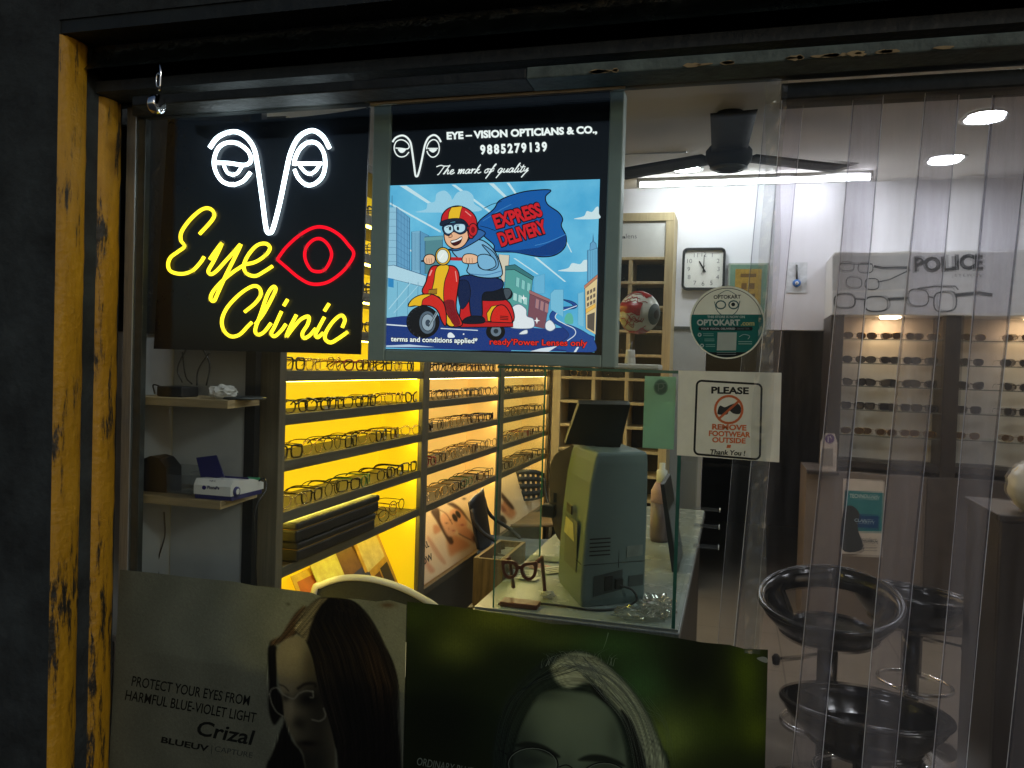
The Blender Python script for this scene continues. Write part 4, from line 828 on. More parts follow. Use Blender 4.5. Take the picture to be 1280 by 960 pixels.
tag(MB().tube([P(700, 193, 'y', YB - .9), P(858, 189, 'y', YB - .9)], .012, alu).tube([P(858, 189, 'y', YB - .9), Vector((P(858, 189, 'y', YB - .9).x, YB - .9, ZC - .002))], .008, alu).build('hanging_rod'), 'thin grey rod hung below the ceiling behind the fan', 'rod')
hub = P(911, 197, 'z', 2.54)
fan = thing('ceiling_fan', 'dark three bladed ceiling fan hanging before the tube lamp', 'ceiling fan', hub)
fan_m = solid('dark_brown_enamel', (.010, .011, .013), .6, var=.3, spec=.2)
MB().lathe([(0, -.055), (.06, -.055), (.085, -.045), (.105, -.02), (.11, .0), (.11, .03), (.09, .055), (.05, .07), (.03, .075), (0, .075)], fan_m, hub, 32).lathe([(.062, -.058), (.085, -.048), (.09, -.05), (.066, -.062)], alu_d, hub, 32, cap=False).build('motor', fan)
MB().tube([hub + Vector((0, 0, .07)), Vector((hub.x, hub.y, ZC - .04))], .013, fan_m).lathe([(.02, -.09), (.06, -.03), (.065, 0), (0, 0)], fan_m, (hub.x, hub.y, ZC - .001)).build('down_rod', fan)
for k in range(3):
    an = R(-88 + 120 * k); d = Vector((math.cos(an), math.sin(an), 0)); n_ = Vector((-d.y, d.x, 0))
    def bl(u, v, d=d, n_=n_):
        wd = .082 + .010 * u; c_ = hub + d * (.10 + .57 * u); s_ = (v - .5) * 2 * wd
        return c_ + n_ * s_ + Vector((0, 0, .012 + s_ * .05))
    g = MB().grid(bl, 10, 4, fan_m); ob = g.build('blade', fan); md = ob.modifiers.new('s', 'SOLIDIFY'); md.thickness = .005

# ------------------------------------------------------------------ niche with two corner shelves
nx0, nx1, ny = -1.502, -1.262, .26
nbp = MB().box((-1.556, ny, .0), (-1.318, ny + .012, 2.6), grey_wall); tag(MB().box((-1.5595, .03, 1.56), (-1.552, .258, 2.6), soot_shade).build('niche_shade_board'), 'dark board added as shade on the niche side behind the neon sign', 'board')  # the dark board paints shade onto the upper niche side wall
tag(nbp.build('niche_back_board'), 'plain grey panel closing the back of the shelf niche', 'panel')
tag(MB().box((-1.315, ny - .006, 0), (-1.283, ny + .02, 2.6), black_pl).build('cable_channel'), 'black vertical channel between the niche panel and the wooden post', 'channel')
def corner_shelf(pf, lbl):
    z = P(pf[0], pf[1], 'y', .05).z; xr = P(pf[0], pf[1], 'y', .05).x; xb = -1.268; th = .02
    m_ = MB(); pts = [(-1.545, .05, z), (xr, .05, z), (xb, .25, z), (-1.545, .25, z)]
    m_.prism(pts, (0, 0, -th), shelf_wood)
    o_ = m_.build('corner_shelf'); tag(o_, lbl, 'shelf', 'wooden corner shelves')
    d = Vector((xb - xr, .2, 0)); nrm = Vector((d.y, -d.x, 0)).normalized() * .0015
    e_ = MB().prism([Vector((xr, .05, z + .0005)) , Vector((xb, .25, z + .0005)), Vector((xb, .25, z - th - .0005)), Vector((xr, .05, z - th - .0005))], nrm, ply_edge)
    e_.build('edge_band', o_); return z
zs1 = corner_shelf((284, 501), 'plywood corner shelf holding the black adaptor, below the neon sign')
zs2 = corner_shelf((275, 627), 'plywood corner shelf holding the white payment terminal')
b_ = P(222, 490, 'y', .14)
ad = thing('power_adaptor', 'black power adaptor box on the corner shelf below the neon sign', 'adaptor', (b_.x, .14, zs1))
MB().box((b_.x - .035, .10, zs1), (b_.x + .045, .17, zs1 + .028), black_pl, .004).build('case', ad)
MB().tube(catmull([(b_.x - .03, .13, zs1 + .02), (b_.x - .06, .12, zs1 + .03), (b_.x - .075, .14, zs1 + .012), (b_.x - .09, .16, zs1 + .004)], False, 5), .002, black_pl).build('lead', ad)
cb = MB()
for k, (p0, p1, p2) in enumerate([((228, 440), (232, 470), (240, 480)), ((250, 430), (262, 455), (258, 482)), ((236, 430), (222, 460), (228, 478)), ((262, 440), (248, 462), (246, 482))]):
    cb.tube(catmull([P(*p0, 'y', .2), P(*p1, 'y', .19), P(*p2, 'y', .18)], False, 5), .0022, black_pl, 6)
tag(cb.build('neon_lead'), 'loop of dark wires coming down from the neon sign to the upper shelf', 'cable')
def crumple(c, rx, ry, rz, mat, seed, sub=3, amp=.35):
    random.seed(seed); bm = bmesh.new(); bmesh.ops.create_icosphere(bm, subdivisions=sub, radius=1)
    for v in bm.verts:
        k = 1 + random.uniform(-amp, amp) * .5 + amp * .4 * math.sin(v.co.x * 7 + seed) * math.cos(v.co.y * 6)
        v.co = Vector((v.co.x * rx * k, v.co.y * ry * k, max(-1, v.co.z * k) * rz)) + Vector(c)
    mb = MB().add([v.co.copy() for v in bm.verts], [[v.index for v in f.verts] for f in bm.faces], mat, amp < .2); bm.free(); return mb
q = P(280, 479, 'y', .12); tag(crumple((q.x, .12, zs1 + .018), .036, .03, .018, paper, 3).build('crumpled_paper'), 'crumpled white paper on the upper corner shelf', 'paper')
q = P(305, 488, 'y', .15); tag(MB().lathe([(0, .001), (.055, .001), (.058, .004), (.055, .007), (0, .007)], alu_d, (q.x, .15, zs1), 28).build('flat_dish'), 'flat dark disc lying beside the crumpled paper', 'dish')
# lower shelf things
q0 = P(174, 622, 'y', .10)
cp = MB(); pts = [(173, 622), (208, 622), (208, 585), (198, 573), (188, 570), (173, 576)]
cp.prism([Vector((P(x_, y_, 'y', .10).x, .10, max(zs2 + .0005, P(x_, y_, 'y', .10).z))) for x_, y_ in pts], (0, .06, 0), black_pl)
ob = cp.build('black_box'); tag(ob, 'black gable topped card box beside the clear holder on the lower shelf', 'box')
ach = MB(); xa, xb = P(211, 620, 'y', .12).x, P(244, 620, 'y', .12).x
acr_c = glassy('clear_acrylic', (.9, .92, .92), .05, haze=.06, refl=1.2)
zt_ = P(225, 583, 'y', .12).z
for (a0, b0) in (((xa, .10, zs2 + .001), (xb, .103, zt_ - .02)), ((xa, .165, zs2 + .001), (xb, .168, zt_)), ((xa, .103, zs2 + .001), (xa + .003, .165, zt_ - .01)), ((xb - .003, .103, zs2 + .001), (xb, .165, zt_ - .01)), ((xa + .003, .103, zs2 + .001), (xb - .003, .165, zs2 + .004))): ach.box(a0, b0, acr_c)
tag(ach.build('leaflet_holder'), 'empty clear acrylic holder between the black box and the payment terminal', 'holder')
# payment terminal
navy = solid('navy_plastic', (.03, .03, .13), .4, var=.1)
pc = P(277, 622, 'y', .09); pt = thing('payment_terminal', 'white and navy payment terminal with a small upright card on the lower shelf', 'payment terminal', (pc.x, .09, zs2))
xs0, xs1 = P(246, 620, 'y', .075).x, P(292, 620, 'y', .075).x
prof = [(.062, .012), (.062, .036), (.072, .052), (.16, .045), (.21, .03), (.21, .012)]
MB().prism([(xs0, y_, zs2 + z_) for y_, z_ in prof], (xs1 - xs0, 0, 0), white_pl).build('top_shell', pt)
MB().prism([(xs0 + .002, y_, zs2 + z_) for y_, z_ in [(.066, .0005), (.064, .0118), (.2, .0118), (.2, .0005)]], (xs1 - xs0 - .001, 0, 0), navy).build('base', pt)
MB().lathe([(0, 0), (.013, 0), (.013, .004), (.008, .005), (0, .005)], navy, (xs1, .085, zs2 + .022), 24, axis='x').lathe([(.005, .0052), (.0075, .0052), (.0075, .0058), (.005, .0058)], white_pl, (xs1, .085, zs2 + .022), 20, axis='x').build('speaker', pt)
MB().box((xs0 + .03, .135, zs2 + .047), (xs1 + .002, .137, zs2 + .052), navy).box((xs1 - .04, .17, zs2 + .036), (xs1 - .005, .2, zs2 + .043), solid('green_plastic', (.02, .22, .09), .4)).build('keypad', pt)
crd = [P(245, 572, 'y', .15), P(270, 569, 'y', .15), P(280, 596, 'y', .11), P(252, 600, 'y', .11)]
MB().prism(crd, (0, .004, -.001), navy).build('card', pt)
a = Art('y', .0615, -.0001, ('print', 0)); a.text('PhonePe', (259, 611), (274, 612), 4, (40, 38, 90), .03); a.disc((255, 609.5), 2.6, 2.6, (50, 40, 110)); a.text('NFC', (262, 602), (270, 602.5), 2.5, (60, 60, 70), .0)
a.build('lettering', pt)
MB().tube(catmull([(xs1 - .01, .19, zs2 + .03), (xs1 + .02, .18, zs2 + .045), (xs1 + .045, .15, zs2 + .02), (xs1 + .046, .1, zs2 - .04), (xs1 + .046, .12, zs2 - .25)], False, 6), .0022, black_pl, 6).build('lead', pt)
tag(MB().tube(catmull([P(205, 640, 'y', .22), P(206, 670, 'y', .22), P(198, 700, 'y', .22), P(199, 730, 'y', .22)], False, 5), .002, black_pl, 6).build('hanging_wire'), 'thin dark wire hanging below the lower corner shelf', 'cable')
# unseen cupboard added to block room light behind the lower poster
zl_ = P(300, 806, 'y', .08).z
lc = thing('light_blocking_cupboard', 'low grey cupboard added unseen behind the spectacle poster, blocking room light', 'cupboard', (-1.1, .15, 0))
MB().box((-1.545, .035, 0), (-.52, .245, zl_ - .02), grey_wall, .002).build('body', lc); MB().box((-1.548, .03, zl_ - .02), (-.515, .249, zl_), grey_wall, .003).build('top', lc)

# ------------------------------------------------------------------ spectacle racks
XF = -1.24; XBK = -1.425
bays = [(.30, 1.42), (1.42, 2.56), (2.56, 3.76)]
ZTOP = P(459, 246, 'x', XBK).z
ZT = [P(345, y_, 'x', XF).z for y_ in (463, 519, 578, 643, 712)]
UP = [ZT[0] + .135 * k for k in range(1, 5)]
UP = [z_ for z_ in UP if z_ < ZTOP - .05]
tiers = UP[::-1] + ZT
names = ['near yellow lit bay', 'middle amber lit bay', 'far amber lit bay']
def backlit(name, col, em, st):
    m, t, o = newmat(name); p = N(t, 'ShaderNodeBsdfPrincipled', Roughness=.45); p.inputs['Base Color'].default_value = (*col, 1)
    p.inputs['Emission Color'].default_value = (*em, 1); p.inputs['Emission Strength'].default_value = st; t.links.new(p.outputs[0], o.inputs[0]); return m
pan = [backlit('yellow_lit_panel', (.80, .54, .02), (1, .66, .008), .66), backlit('amber_lit_panel', (.75, .48, .15), (1, .57, .13), .6), backlit('amber_lit_panel', (.75, .50, .20), (1, .57, .13), .56)]
led = [emit((1, .74, .10), 26, 'led_yellow'), emit((1, .72, .32), 22, 'led_amber'), emit((1, .72, .32), 20, 'led_amber_far')]
acl = glassy('acrylic_ledge', (.97, .95, .9), .05, refl=1.0)
for bi, (y0, y1) in enumerate(bays):
    rk = thing('display_rack', ['spectacle display rack bay lit strong yellow, nearest the window', 'spectacle display rack bay lit amber, between the other two bays', 'spectacle display rack bay lit amber, beside the pigeonhole cabinet'][bi], 'display rack', (XF - .1, (y0 + y1) / 2, 0), 'lit spectacle racks')
    for yy in (y0, y1 - .036): MB().box((XBK - .01, yy, .02), (XF + .006, yy + .0345, ZTOP + .03), post_wood, .002).build('upright', rk)
    MB().box((XBK - .012, y0 + .036, .3), (XBK, y1 - .038, ZTOP), pan[bi]).build('back_panel', rk)
    for yy, dy in ((y0 + .0352, .003), (y1 - .0395, .003)): MB().box((XBK + .001, yy, .3), (XF - .012, yy + dy, ZTOP), pan[bi]).build('side_panel', rk)
    for ti, z in enumerate(tiers):
        s = MB().box((XBK + .001, y0 + .039, z - .028), (XF - .004, y1 - .0405, z - .004), rack_wood).box((XF - .0035, y0 + .0355, z - .032), (XF + .002, y1 - .037, z), rack_wood, .0015)
        s.box((XF - .0045, y0 + .036, z + .0005), (XF - .001, y1 - .0375, z + .006), acl)
        shf = s.build('shelf', rk)
        MB().box((XF - .03, y0 + .05, z - .0345), (XF - .018, y1 - .05, z - .029), led[bi]).build('light_strip', shf)
    MB().box((XBK + .001, y0 + .036, ZTOP + .001), (XF, y1 - .0375, ZTOP + .028), rack_wood, .002).build('top_board', rk)
    zb = ZT[4] - .36
    MB().box((XBK + .001, y0 + .036, zb - .03), (XF, y1 - .0375, zb), rack_wood, .002).build('bottom_rail', rk)
    MB().box((XBK + .001, y0 + .036, .02), (XF - .02, y1 - .0375, zb - .031), alu_d).build('plinth', rk)

# spectacles: origin under the bridge, lenses across Y, facing +X
def rim_pts(kind, w_, h_, cy):
    ex = {'square': 4.5, 'oval': 2.6, 'round': 2.0, 'cat': 3.2}[kind]; out = []
    for k in range(20):
        t_ = 2 * math.pi * k / 20; c_, s_ = math.cos(t_), math.sin(t_)
        y = math.copysign(abs(c_) ** (2 / ex), c_) * w_ / 2; z = math.copysign(abs(s_) ** (2 / ex), s_) * h_ / 2
        if kind == 'cat' and s_ > 0: z += .006 * (y / (w_ / 2)) * math.copysign(1, cy) * 1
        y *= 1 - .10 * (z < 0) * abs(z) / (h_ / 2)
        out.append(Vector((-abs(cy + y) ** 2 * 1.1, cy + y, z + h_ / 2)))
    return out
def make_specs(kind, mat, thick, lens, tagged=False, big=1.0, name='eyeglasses', cat='eyeglasses', grp='eyeglasses on the lit racks'):
    t_ = thing(name, 'x', cat, (0, 0, 0), grp)
    w_, h_ = .051 * big, {'square': .037, 'oval': .036, 'round': .043, 'cat': .037}[kind] * big
    f_ = MB(); cy = .034 * big
    for s_ in (-1, 1): f_.tube(rim_pts(kind, w_, h_, s_ * cy), thick, mat, 6, closed=True)
    f_.tube(catmull([(0, -.010, h_ * .68), (.001, 0, h_ * .76), (0, .010, h_ * .68)], False, 4), thick, mat, 6)
    ff_ = f_.build('front_frame', t_)
    for s_ in (-1, 1):
        MB().poly(rim_pts(kind, w_ * .98, h_ * .98, s_ * cy), lens).build('lens', ff_)
        y_ = s_ * (cy + w_ / 2); x_ = -y_ * y_ * 1.1
        if tagged and s_ == 1: MB().box((x_ - .05, y_ + .002, h_ * .45), (x_ - .049, y_ + .0035, h_ * .8), paper).box((.001, cy - .008, .002), (.0016, cy + .008, .011), paper).build('price_tag', t_)
        path = [(x_, y_, h_ * .78), (x_ - .02, y_ + s_ * .002, h_ * .8), (x_ - .085, y_ + s_ * .001, h_ * .8), (x_ - .118, y_ - s_ * .004, h_ * .62), (x_ - .135, y_ - s_ * .006, h_ * .25)]
        MB().tube(catmull(path, False, 3), thick * .85, mat, 6, flat=.6).build('temple', t_)
    return t_
sp_black = solid('black_acetate', (.008, .008, .009), .25, var=.2); sp_brown = solid('tortoise_acetate', (.09, .035, .012), .25, var=.8, scale=90)
sp_red = solid('wine_red_acetate', (.20, .012, .018), .25, var=.2); sp_gold = solid('gold_metal', (.55, .36, .12), .25, .9, var=.1); sp_clear = glassy('clear_acetate', (.86, .80, .66), .1, haze=.12, refl=2)
sp_grn = solid('green_acetate', (.03, .13, .06), .3)
protos = [('black square', make_specs('square', sp_black, 0.0029, lens_m)), ('black oval', make_specs('oval', sp_black, 0.0025, lens_m)), ('black cat eye', make_specs('cat', sp_black, 0.0032, lens_m, True)),
          ('tortoise brown', make_specs('square', sp_brown, 0.0029, lens_m, True)), ('wine red', make_specs('oval', sp_red, 0.0028, lens_m)), ('gold wire', make_specs('round', sp_gold, 0.0017, lens_m)),
          ('clear rimmed', make_specs('oval', sp_clear, 0.0028, lens_m)), ('thin black wire', make_specs('round', sp_black, 0.0017, lens_m)), ('green rimmed', make_specs('oval', sp_grn, 0.0027, lens_m))]
used = set()
def put_specs(pi, loc, rz, lbl, ry=0):
    nm, pr = protos[pi]
    o_ = pr if pi not in used else copy_tree(pr); used.add(pi)
    o_.location = loc; o_.rotation_euler = (0, ry, rz); o_['label'] = nm + ' ' + lbl; return o_
ORD = ['first', 'second', 'third', 'fourth', 'fifth', 'sixth', 'seventh', 'eighth', 'ninth', 'tenth']
TN = ['top', 'second', 'third', 'fourth', 'fifth']
# rows of kinds per bay for the four main tiers (near to far)
rows = {(0, 0): [0, 6, 5, 4, 3, 0, 6, 1], (0, 1): [1, 2, 0, 1, 0, 5, 5, 2], (0, 2): [0, 5, 7, 0, 5, 2, 3, 6], (0, 3): [6, 0, 7, 0, 8, 1, 2, 0],
        (1, 0): [0, 1, 0, 7, 0, 3, 1, 0], (1, 1): [5, 7, 3, 5, 0, 1, 7, 5], (1, 2): [2, 7, 5, 5, 7, 3, 0, 1], (1, 3): [4, 0, 5, 6, 5, 3, 7, 5], (1, 4): [6, 5, 5, 0, 8, 7, 3, 7],
        (2, 0): [0, 0, 1, 3, 0, 2, 1, 0], (2, 1): [0, 1, 5, 7, 3, 5, 6, 5], (2, 2): [5, 7, 5, 7, 5, 7, 1, 5], (2, 3): [5, 6, 5, 5, 4, 3, 7, 6], (2, 4): [7, 0, 5, 5, 3, 0, 7, 0]}
for (bi, ti), ks in rows.items():
    y0, y1 = bays[bi]
    tt = ti if bi == 0 else ti
    z = ZT[tt]
    n = len(ks)
    for k, pi in enumerate(ks):
        y = y0 + .12 + (y1 - y0 - .23) * k / (n - 1) + random.uniform(-.024, .024)
        put_specs(pi, (XF - .012 - random.uniform(0, .008), y, z + .001), random.uniform(-.3, .22), 'eyeglasses, %s from near post, %s lit rail, %s' % (ORD[k], TN[ti], names[bi]))
# extra row seen in the gap between the two lit signs
for k, (tz, y) in enumerate([(z_, y_) for z_ in UP for y_ in (.86, 1.02)]):
    put_specs([1, 5, 0, 2, 7, 3, 0, 1][k], (XF - .014, y, tz + .001), 0, 'eyeglasses in the gap between both signs, %s from the bottom' % ORD[k])
# three pairs lying beside the black cases
for k, (y, kk) in enumerate([(1.02, 7), (1.15, 5), (1.28, 7)]):
    put_specs(kk, (XF - .02 - .015 * k, y, ZT[4] + .004), -.5 + .2 * k, 'eyeglasses lying on the rail, %s beyond the black cases' % ORD[k])
# black cases stacked in the near bay
lea = solid('black_leatherette', (.012, .011, .010), .5, var=.3, bump=.2, bscale=300)
for z_, y0_, y1_, dx, lbl in ((ZT[4], .40, .93, .016, 'long black leatherette case lying under another on the lowest near rail'), (ZT[4] + .062, .385, .95, .02, 'long black leatherette case on top of another, lid edge showing tan')):
    cs = thing('sample_case', lbl, 'case', (XF - .06, .65, z_))
    MB().box((XBK + .02, y0_, z_ + .001), (XF + dx, y1_, z_ + .036), lea, .005).build('tray', cs); MB().box((XBK + .02, y0_ - .003, z_ + .038), (XF + dx + .003, y1_ + .003, z_ + .060), lea, .006).build('lid', cs)
    MB().box((XBK + .022, y0_ + .004, z_ + .0355), (XF + dx - .002, y1_ - .004, z_ + .0385), solid('tan_lining', (.35, .22, .06), .6)).build('lining', cs)
# magazines leaning in the bottom of the near bay
def leaflet(y, wd, ht, mats, lean, lbl, rz=0, zb=None):
    zb = ZT[4] - .359 if zb is None else zb
    t_ = thing('brochure', lbl, 'brochure', (XF - .05, y, zb))
    ux = Vector((0, math.cos(rz), math.sin(rz))); uz = Vector((-math.sin(lean) , -math.sin(rz) * math.cos(lean), math.cos(rz) * math.cos(lean)))
    base = Vector((XF - .045 if lean > .2 else XF - .02, y, zb + .004 + max(0, -math.sin(rz)) * wd)); nn = ux.cross(uz).normalized()
    if nn.x < 0: nn = -nn
    MB().prism([base, base + ux * wd, base + ux * wd + uz * ht, base + uz * ht], nn * -.003, mats[0]).build('sheet', t_)
    pm = MB()
    for k, (u0, u1, v0, v1, mm_) in enumerate(mats[1]):
        o_ = nn * (.0006 + .0002 * k); pm.poly([base + ux * wd * u + uz * ht * v + o_ for u, v in ((u0, v0), (u1, v0), (u1, v1), (u0, v1))], mm_)
    pm.build('print', t_)
def pr(c): return solid('print_%d_%d_%d' % c, lin(c), .4, var=.25, scale=25)
leaflet(.66, .2, .26, (pr((235, 190, 60)), [(.1, .9, .5, .9, pr((200, 110, 40))), (.2, .8, .1, .4, pr((250, 235, 200)))]), .45, 'orange brochure leaning at the bottom of the near bay', .0)
leaflet(.80, .17, .27, (pr((245, 225, 120)), [(.05, .95, .05, .95, pr((250, 230, 130)))]), .4, 'plain pale yellow sheet leaning beside the orange brochure', .12)
leaflet(.95, .2, .29, (pr((60, 64, 110)), [(.05, .95, .55, .95, pr((130, 90, 50))), (.1, .6, .2, .5, pr((120, 130, 180))), (.5, .9, .1, .3, pr((230, 225, 210)))]), .42, 'dark blue brochure with a brown picture in the bottom of the near bay', .15)
leaflet(1.13, .19, .30, (pr((220, 170, 70)), [(.1, .9, .5, .9, pr((240, 215, 150))), (.15, .5, .1, .4, pr((110, 70, 40))), (.55, .9, .12, .42, pr((60, 50, 45)))]), .35, 'tan brochure with dark pictures leaning by the far post of the near bay', .2)
# posters of faces in the amber bays
def face_poster(bi, ya, yb, word, lbl):
    zb = ZT[4] - .355; z1 = ZT[4] - .05; t_ = thing('face_poster', lbl, 'poster', (XF - .06, (ya + yb) / 2, zb), 'slanting face posters below the racks')
    A0 = Vector((XF - .012, ya, zb + .003)); ux = Vector((0, yb - ya, 0)); uz = Vector((-.11, 0, z1 - zb)); nn = Vector((1, 0, .25)).normalized()
    MB().prism([A0, A0 + ux, A0 + ux + uz, A0 + uz], -nn * .004, pr((238, 196, 150))).build('board', t_)
    st = {'k': 2}
    def W_(u, v): return A0 + ux * u + uz * v + nn * (.0005 + .00025 * st['k'])
    nu, nv = 130, 60; vs = [W_(.005 + .99 * i / nu, .01 + .98 * j / nv) for j in range(nv + 1) for i in range(nu + 1)]; n_ = nu + 1
    fs = [[j * n_ + i, j * n_ + i + 1, (j + 1) * n_ + i + 1, (j + 1) * n_ + i] for j in range(nv) for i in range(nu)]
    px, py = npx([list(v) for v in vs]); pq = Paint(px, py, (244, 214, 172)); Z5 = lambda L: [(520 + .15625 * x, 600 + .15625 * y) for x, y in L]
    if bi == 1:
        for L, c_, so in (([(250, 470), (320, 440), (430, 520), (330, 580), (270, 600)], (226, 150, 96), 4), ([(90, 470), (110, 460), (190, 580), (240, 660), (215, 670), (150, 590)], (226, 170, 128), 2), ([(60, 630), (80, 640), (150, 720), (110, 740)], (222, 160, 120), 2.5), ([(140, 370), (170, 360), (200, 400), (150, 430)], (220, 150, 104), 2.5),
                          ([(120, 250), (180, 225), (200, 330), (250, 400), (300, 490), (270, 510), (210, 410), (160, 320)], (88, 56, 34), 1.6), ([(250, 190), (300, 185), (370, 240), (430, 330), (455, 360), (440, 345), (360, 270), (300, 220)], (84, 50, 30), 1.6),
                          ([(195, 300), (240, 260), (290, 320), (320, 400), (300, 440), (260, 450), (220, 390)], (240, 178, 132), 2.2), ([(270, 260), (320, 230), (370, 270), (410, 350), (380, 430), (340, 420), (300, 350)], (238, 170, 124), 2.2), ([(340, 430), (400, 380), (470, 440), (490, 500), (420, 480)], (232, 158, 112), 2.5)):
            pq.poly(Z5(L), c_, so)
        pq.poly(Z5([(288, 285), (305, 270), (330, 300), (330, 330), (305, 325)]), (34, 22, 18), .9); pq.poly(Z5([(315, 255), (335, 248), (358, 280), (350, 305), (328, 290)]), (34, 22, 18), .9)
        for x_, y_, rx, ry, c_ in ((245, 345, 12, 6, (120, 70, 46)), (275, 320, 10, 5, (120, 70, 46)), (300, 405, 14, 6, (190, 80, 64)), (370, 360, 16, 8, (176, 70, 58)), (262, 390, 8, 8, (206, 136, 98)), (470, 470, 20, 30, (60, 40, 40)), (385, 150, 14, 8, (40, 30, 26))): pq.blob(*Z5([(x_, y_)])[0], rx * .156, ry * .156, c_, .85)
        pq.line(Z5([(345, 430), (380, 450), (440, 480)]), .9, (60, 36, 30), .6); pq.line(Z5([(170, 230), (240, 270), (290, 350)]), .8, (120, 70, 40), .6)
    else:
        for L, c_, so in (([(690, 180), (730, 170), (800, 260), (760, 310), (700, 260)], (214, 140, 90), 3), ([(685, 110), (700, 115), (780, 215), (765, 230), (690, 150)], (78, 48, 30), 1.8), ([(665, 290), (700, 290), (725, 340), (690, 370), (665, 350)], (52, 34, 30), 1.8), ([(680, 200), (700, 210), (720, 250), (690, 250)], (150, 80, 50), 2), ([(860, 240), (900, 190), (1020, 180), (1000, 230)], (246, 226, 196), 3)): pq.poly(Z5(L), c_, so)
    print_sheet('picture', t_, vs, fs, pq.C, 0)
    lt_ = MB(); st['k'] += 2
    for wd, v0, hh in word:
        vs, fs = text_mesh(wd, .03); xm = max(v.x for v in vs)
        lt_.add([W_(.02 + v.x / xm * .17, v0 + v.y / .73 * hh) for v in vs], fs, pr((34, 28, 26)))
    lt_.build('lettering', t_)
face_poster(1, 1.47, 2.50, (('BEAUTIFUL', .42, .09), ('NOW', .24, .09)), 'slanting poster of two women in the middle bay, behind the folding chair')
face_poster(2, 2.61, 3.70, (('BEAUTIFUL', .70, .09), ('NOW', .54, .09)), 'slanting poster of faces in the far bay, behind the perforated chair')

# ------------------------------------------------------------------ pigeonhole cabinet at the back
YC = 3.60
xl, xr = P(691, 480, 'y', YC).x, P(841, 340, 'y', YC).x; zt_ = P(800, 266, 'y', YC).z
cab = thing('pigeonhole_cabinet', 'pale wood pigeonhole cabinet with white header board against the back wall', 'cabinet', ((xl + xr) / 2, 3.75, 0))
fwid = .055
MB().box((xl, YC, 0), (xl + fwid, YB - .004, zt_ - fwid), pale_wood, .003).box((xr - fwid, YC, 0), (xr, YB - .004, zt_ - fwid), pale_wood, .003).box((xl, YC - .002, zt_ - fwid), (xr, YB - .004, zt_), pale_wood, .003).build('carcass', cab)
MB().box((xl + fwid, YB - .02, .1), (xr - fwid, YB - .005, zt_ - fwid), dark_wood).build('back_board', cab)
zh = P(800, 321, 'y', YC).z
MB().box((xl + fwid + .001, YC + .01, zh), (xr - fwid - .001, YC + .02, zt_ - fwid - .001), white_pl).build('header_board', cab)
a = Art('y', YC + .0095, -.0002, ('print', 0)); a.text('a', (777.5, 298), (782, 298), 4.2, (40, 46, 56), .02); a.text('lens', (782.5, 298), (796, 298), 6, (110, 112, 116), -.004); a.build('header_lettering', cab)
zr = [zh - .16 * k for k in range(0, 14)]
for z_ in zr: MB().box((xl + fwid + .001, YC + .004, z_ - .018), (xr - fwid - .001, YB - .021, z_), pale_wood, .002).build('shelf', cab)
ncol = 3; xcs = [xl + fwid + (xr - xl - 2 * fwid) * k / ncol for k in range(1, ncol)]
for x_ in xcs: MB().box((x_ - .012, YC + .0065, .1), (x_ + .012, YB - .022, zh - .0185), pale_wood, .002).build('divider', cab)
k = 0
for zi in (1, 2, 3, 4, 5):
    for ci, x_ in enumerate([xl + fwid + (xr - xl - 2 * fwid) * (c_ + .5) / ncol for c_ in range(ncol)]):
        if random.random() < .25: continue
        put_specs([5, 0, 7, 6][k % 4], (x_, YC + .06, zr[zi] + .001), R(-90), 'eyeglasses in pigeonhole cabinet, %s column, %s row under the header' % (ORD[ci], ORD[zi - 1])); k += 1

# back wall things
def wall_art(v=YB - .03, kind=('print', 0)): return Art('y', v, -.0003, kind)
ck = thing('wall_clock', 'white faced square wall clock with rounded black frame showing eleven', 'clock', P(879, 363, 'y', YB - .02))
cc = P(879.5, 336.5, 'y', YB - .02); hw, hh = .142, .142
def rr(hw, hh, rad, y, n=5):
    out = []
    for cx_, cz_, s_ in ((hw - rad, hh - rad, 0), (-hw + rad, hh - rad, 90), (-hw + rad, -hh + rad, 180), (hw - rad, -hh + rad, 270)):
        out += [Vector((cc.x + cx_ + rad * math.cos(R(s_ + 90 * k / n)), y, cc.z + cz_ + rad * math.sin(R(s_ + 90 * k / n)))) for k in range(n + 1)]
    return out
oi, oo = rr(hw - .016, hh - .016, .02, YB - .045), rr(hw, hh, .034, YB - .045); n_ = len(oo)
ff = MB(); vs = oo + oi + [p_ + Vector((0, .042, 0)) for p_ in oo] + [p_ + Vector((0, .02, 0)) for p_ in oi]
fs = [[i, (i + 1) % n_, n_ + (i + 1) % n_, n_ + i] for i in range(n_)] + [[i, (i + 1) % n_, 2 * n_ + (i + 1) % n_, 2 * n_ + i] for i in range(n_)] + [[n_ + i, n_ + (i + 1) % n_, 3 * n_ + (i + 1) % n_, 3 * n_ + i] for i in range(n_)]
ff.add(vs, fs, black_pl); ff.build('frame', ck)
MB().prism(rr(hw - .014, hh - .014, .02, YB - .03), (0, .02, 0), white_pl).build('dial', ck)
nm_ = MB()
for h_ in range(1, 13):
    an = R(90 - 30 * h_); vs, fs = text_mesh(str(h_), 0); cx_ = (min(v.x for v in vs) + max(v.x for v in vs)) / 2; cy_ = (min(v.y for v in vs) + max(v.y for v in vs)) / 2
    mx_ = max(abs(math.cos(an)), abs(math.sin(an))); px_, pz_ = .098 * math.cos(an) / mx_ ** .7, .098 * math.sin(an) / mx_ ** .7
    nm_.add([Vector((cc.x + px_ + (v.x - cx_) * .042, YB - .0308, cc.z + pz_ + (v.y - cy_) * .042)) for v in vs], fs, pr((120, 124, 124)))
nm_.build('numerals', ck)
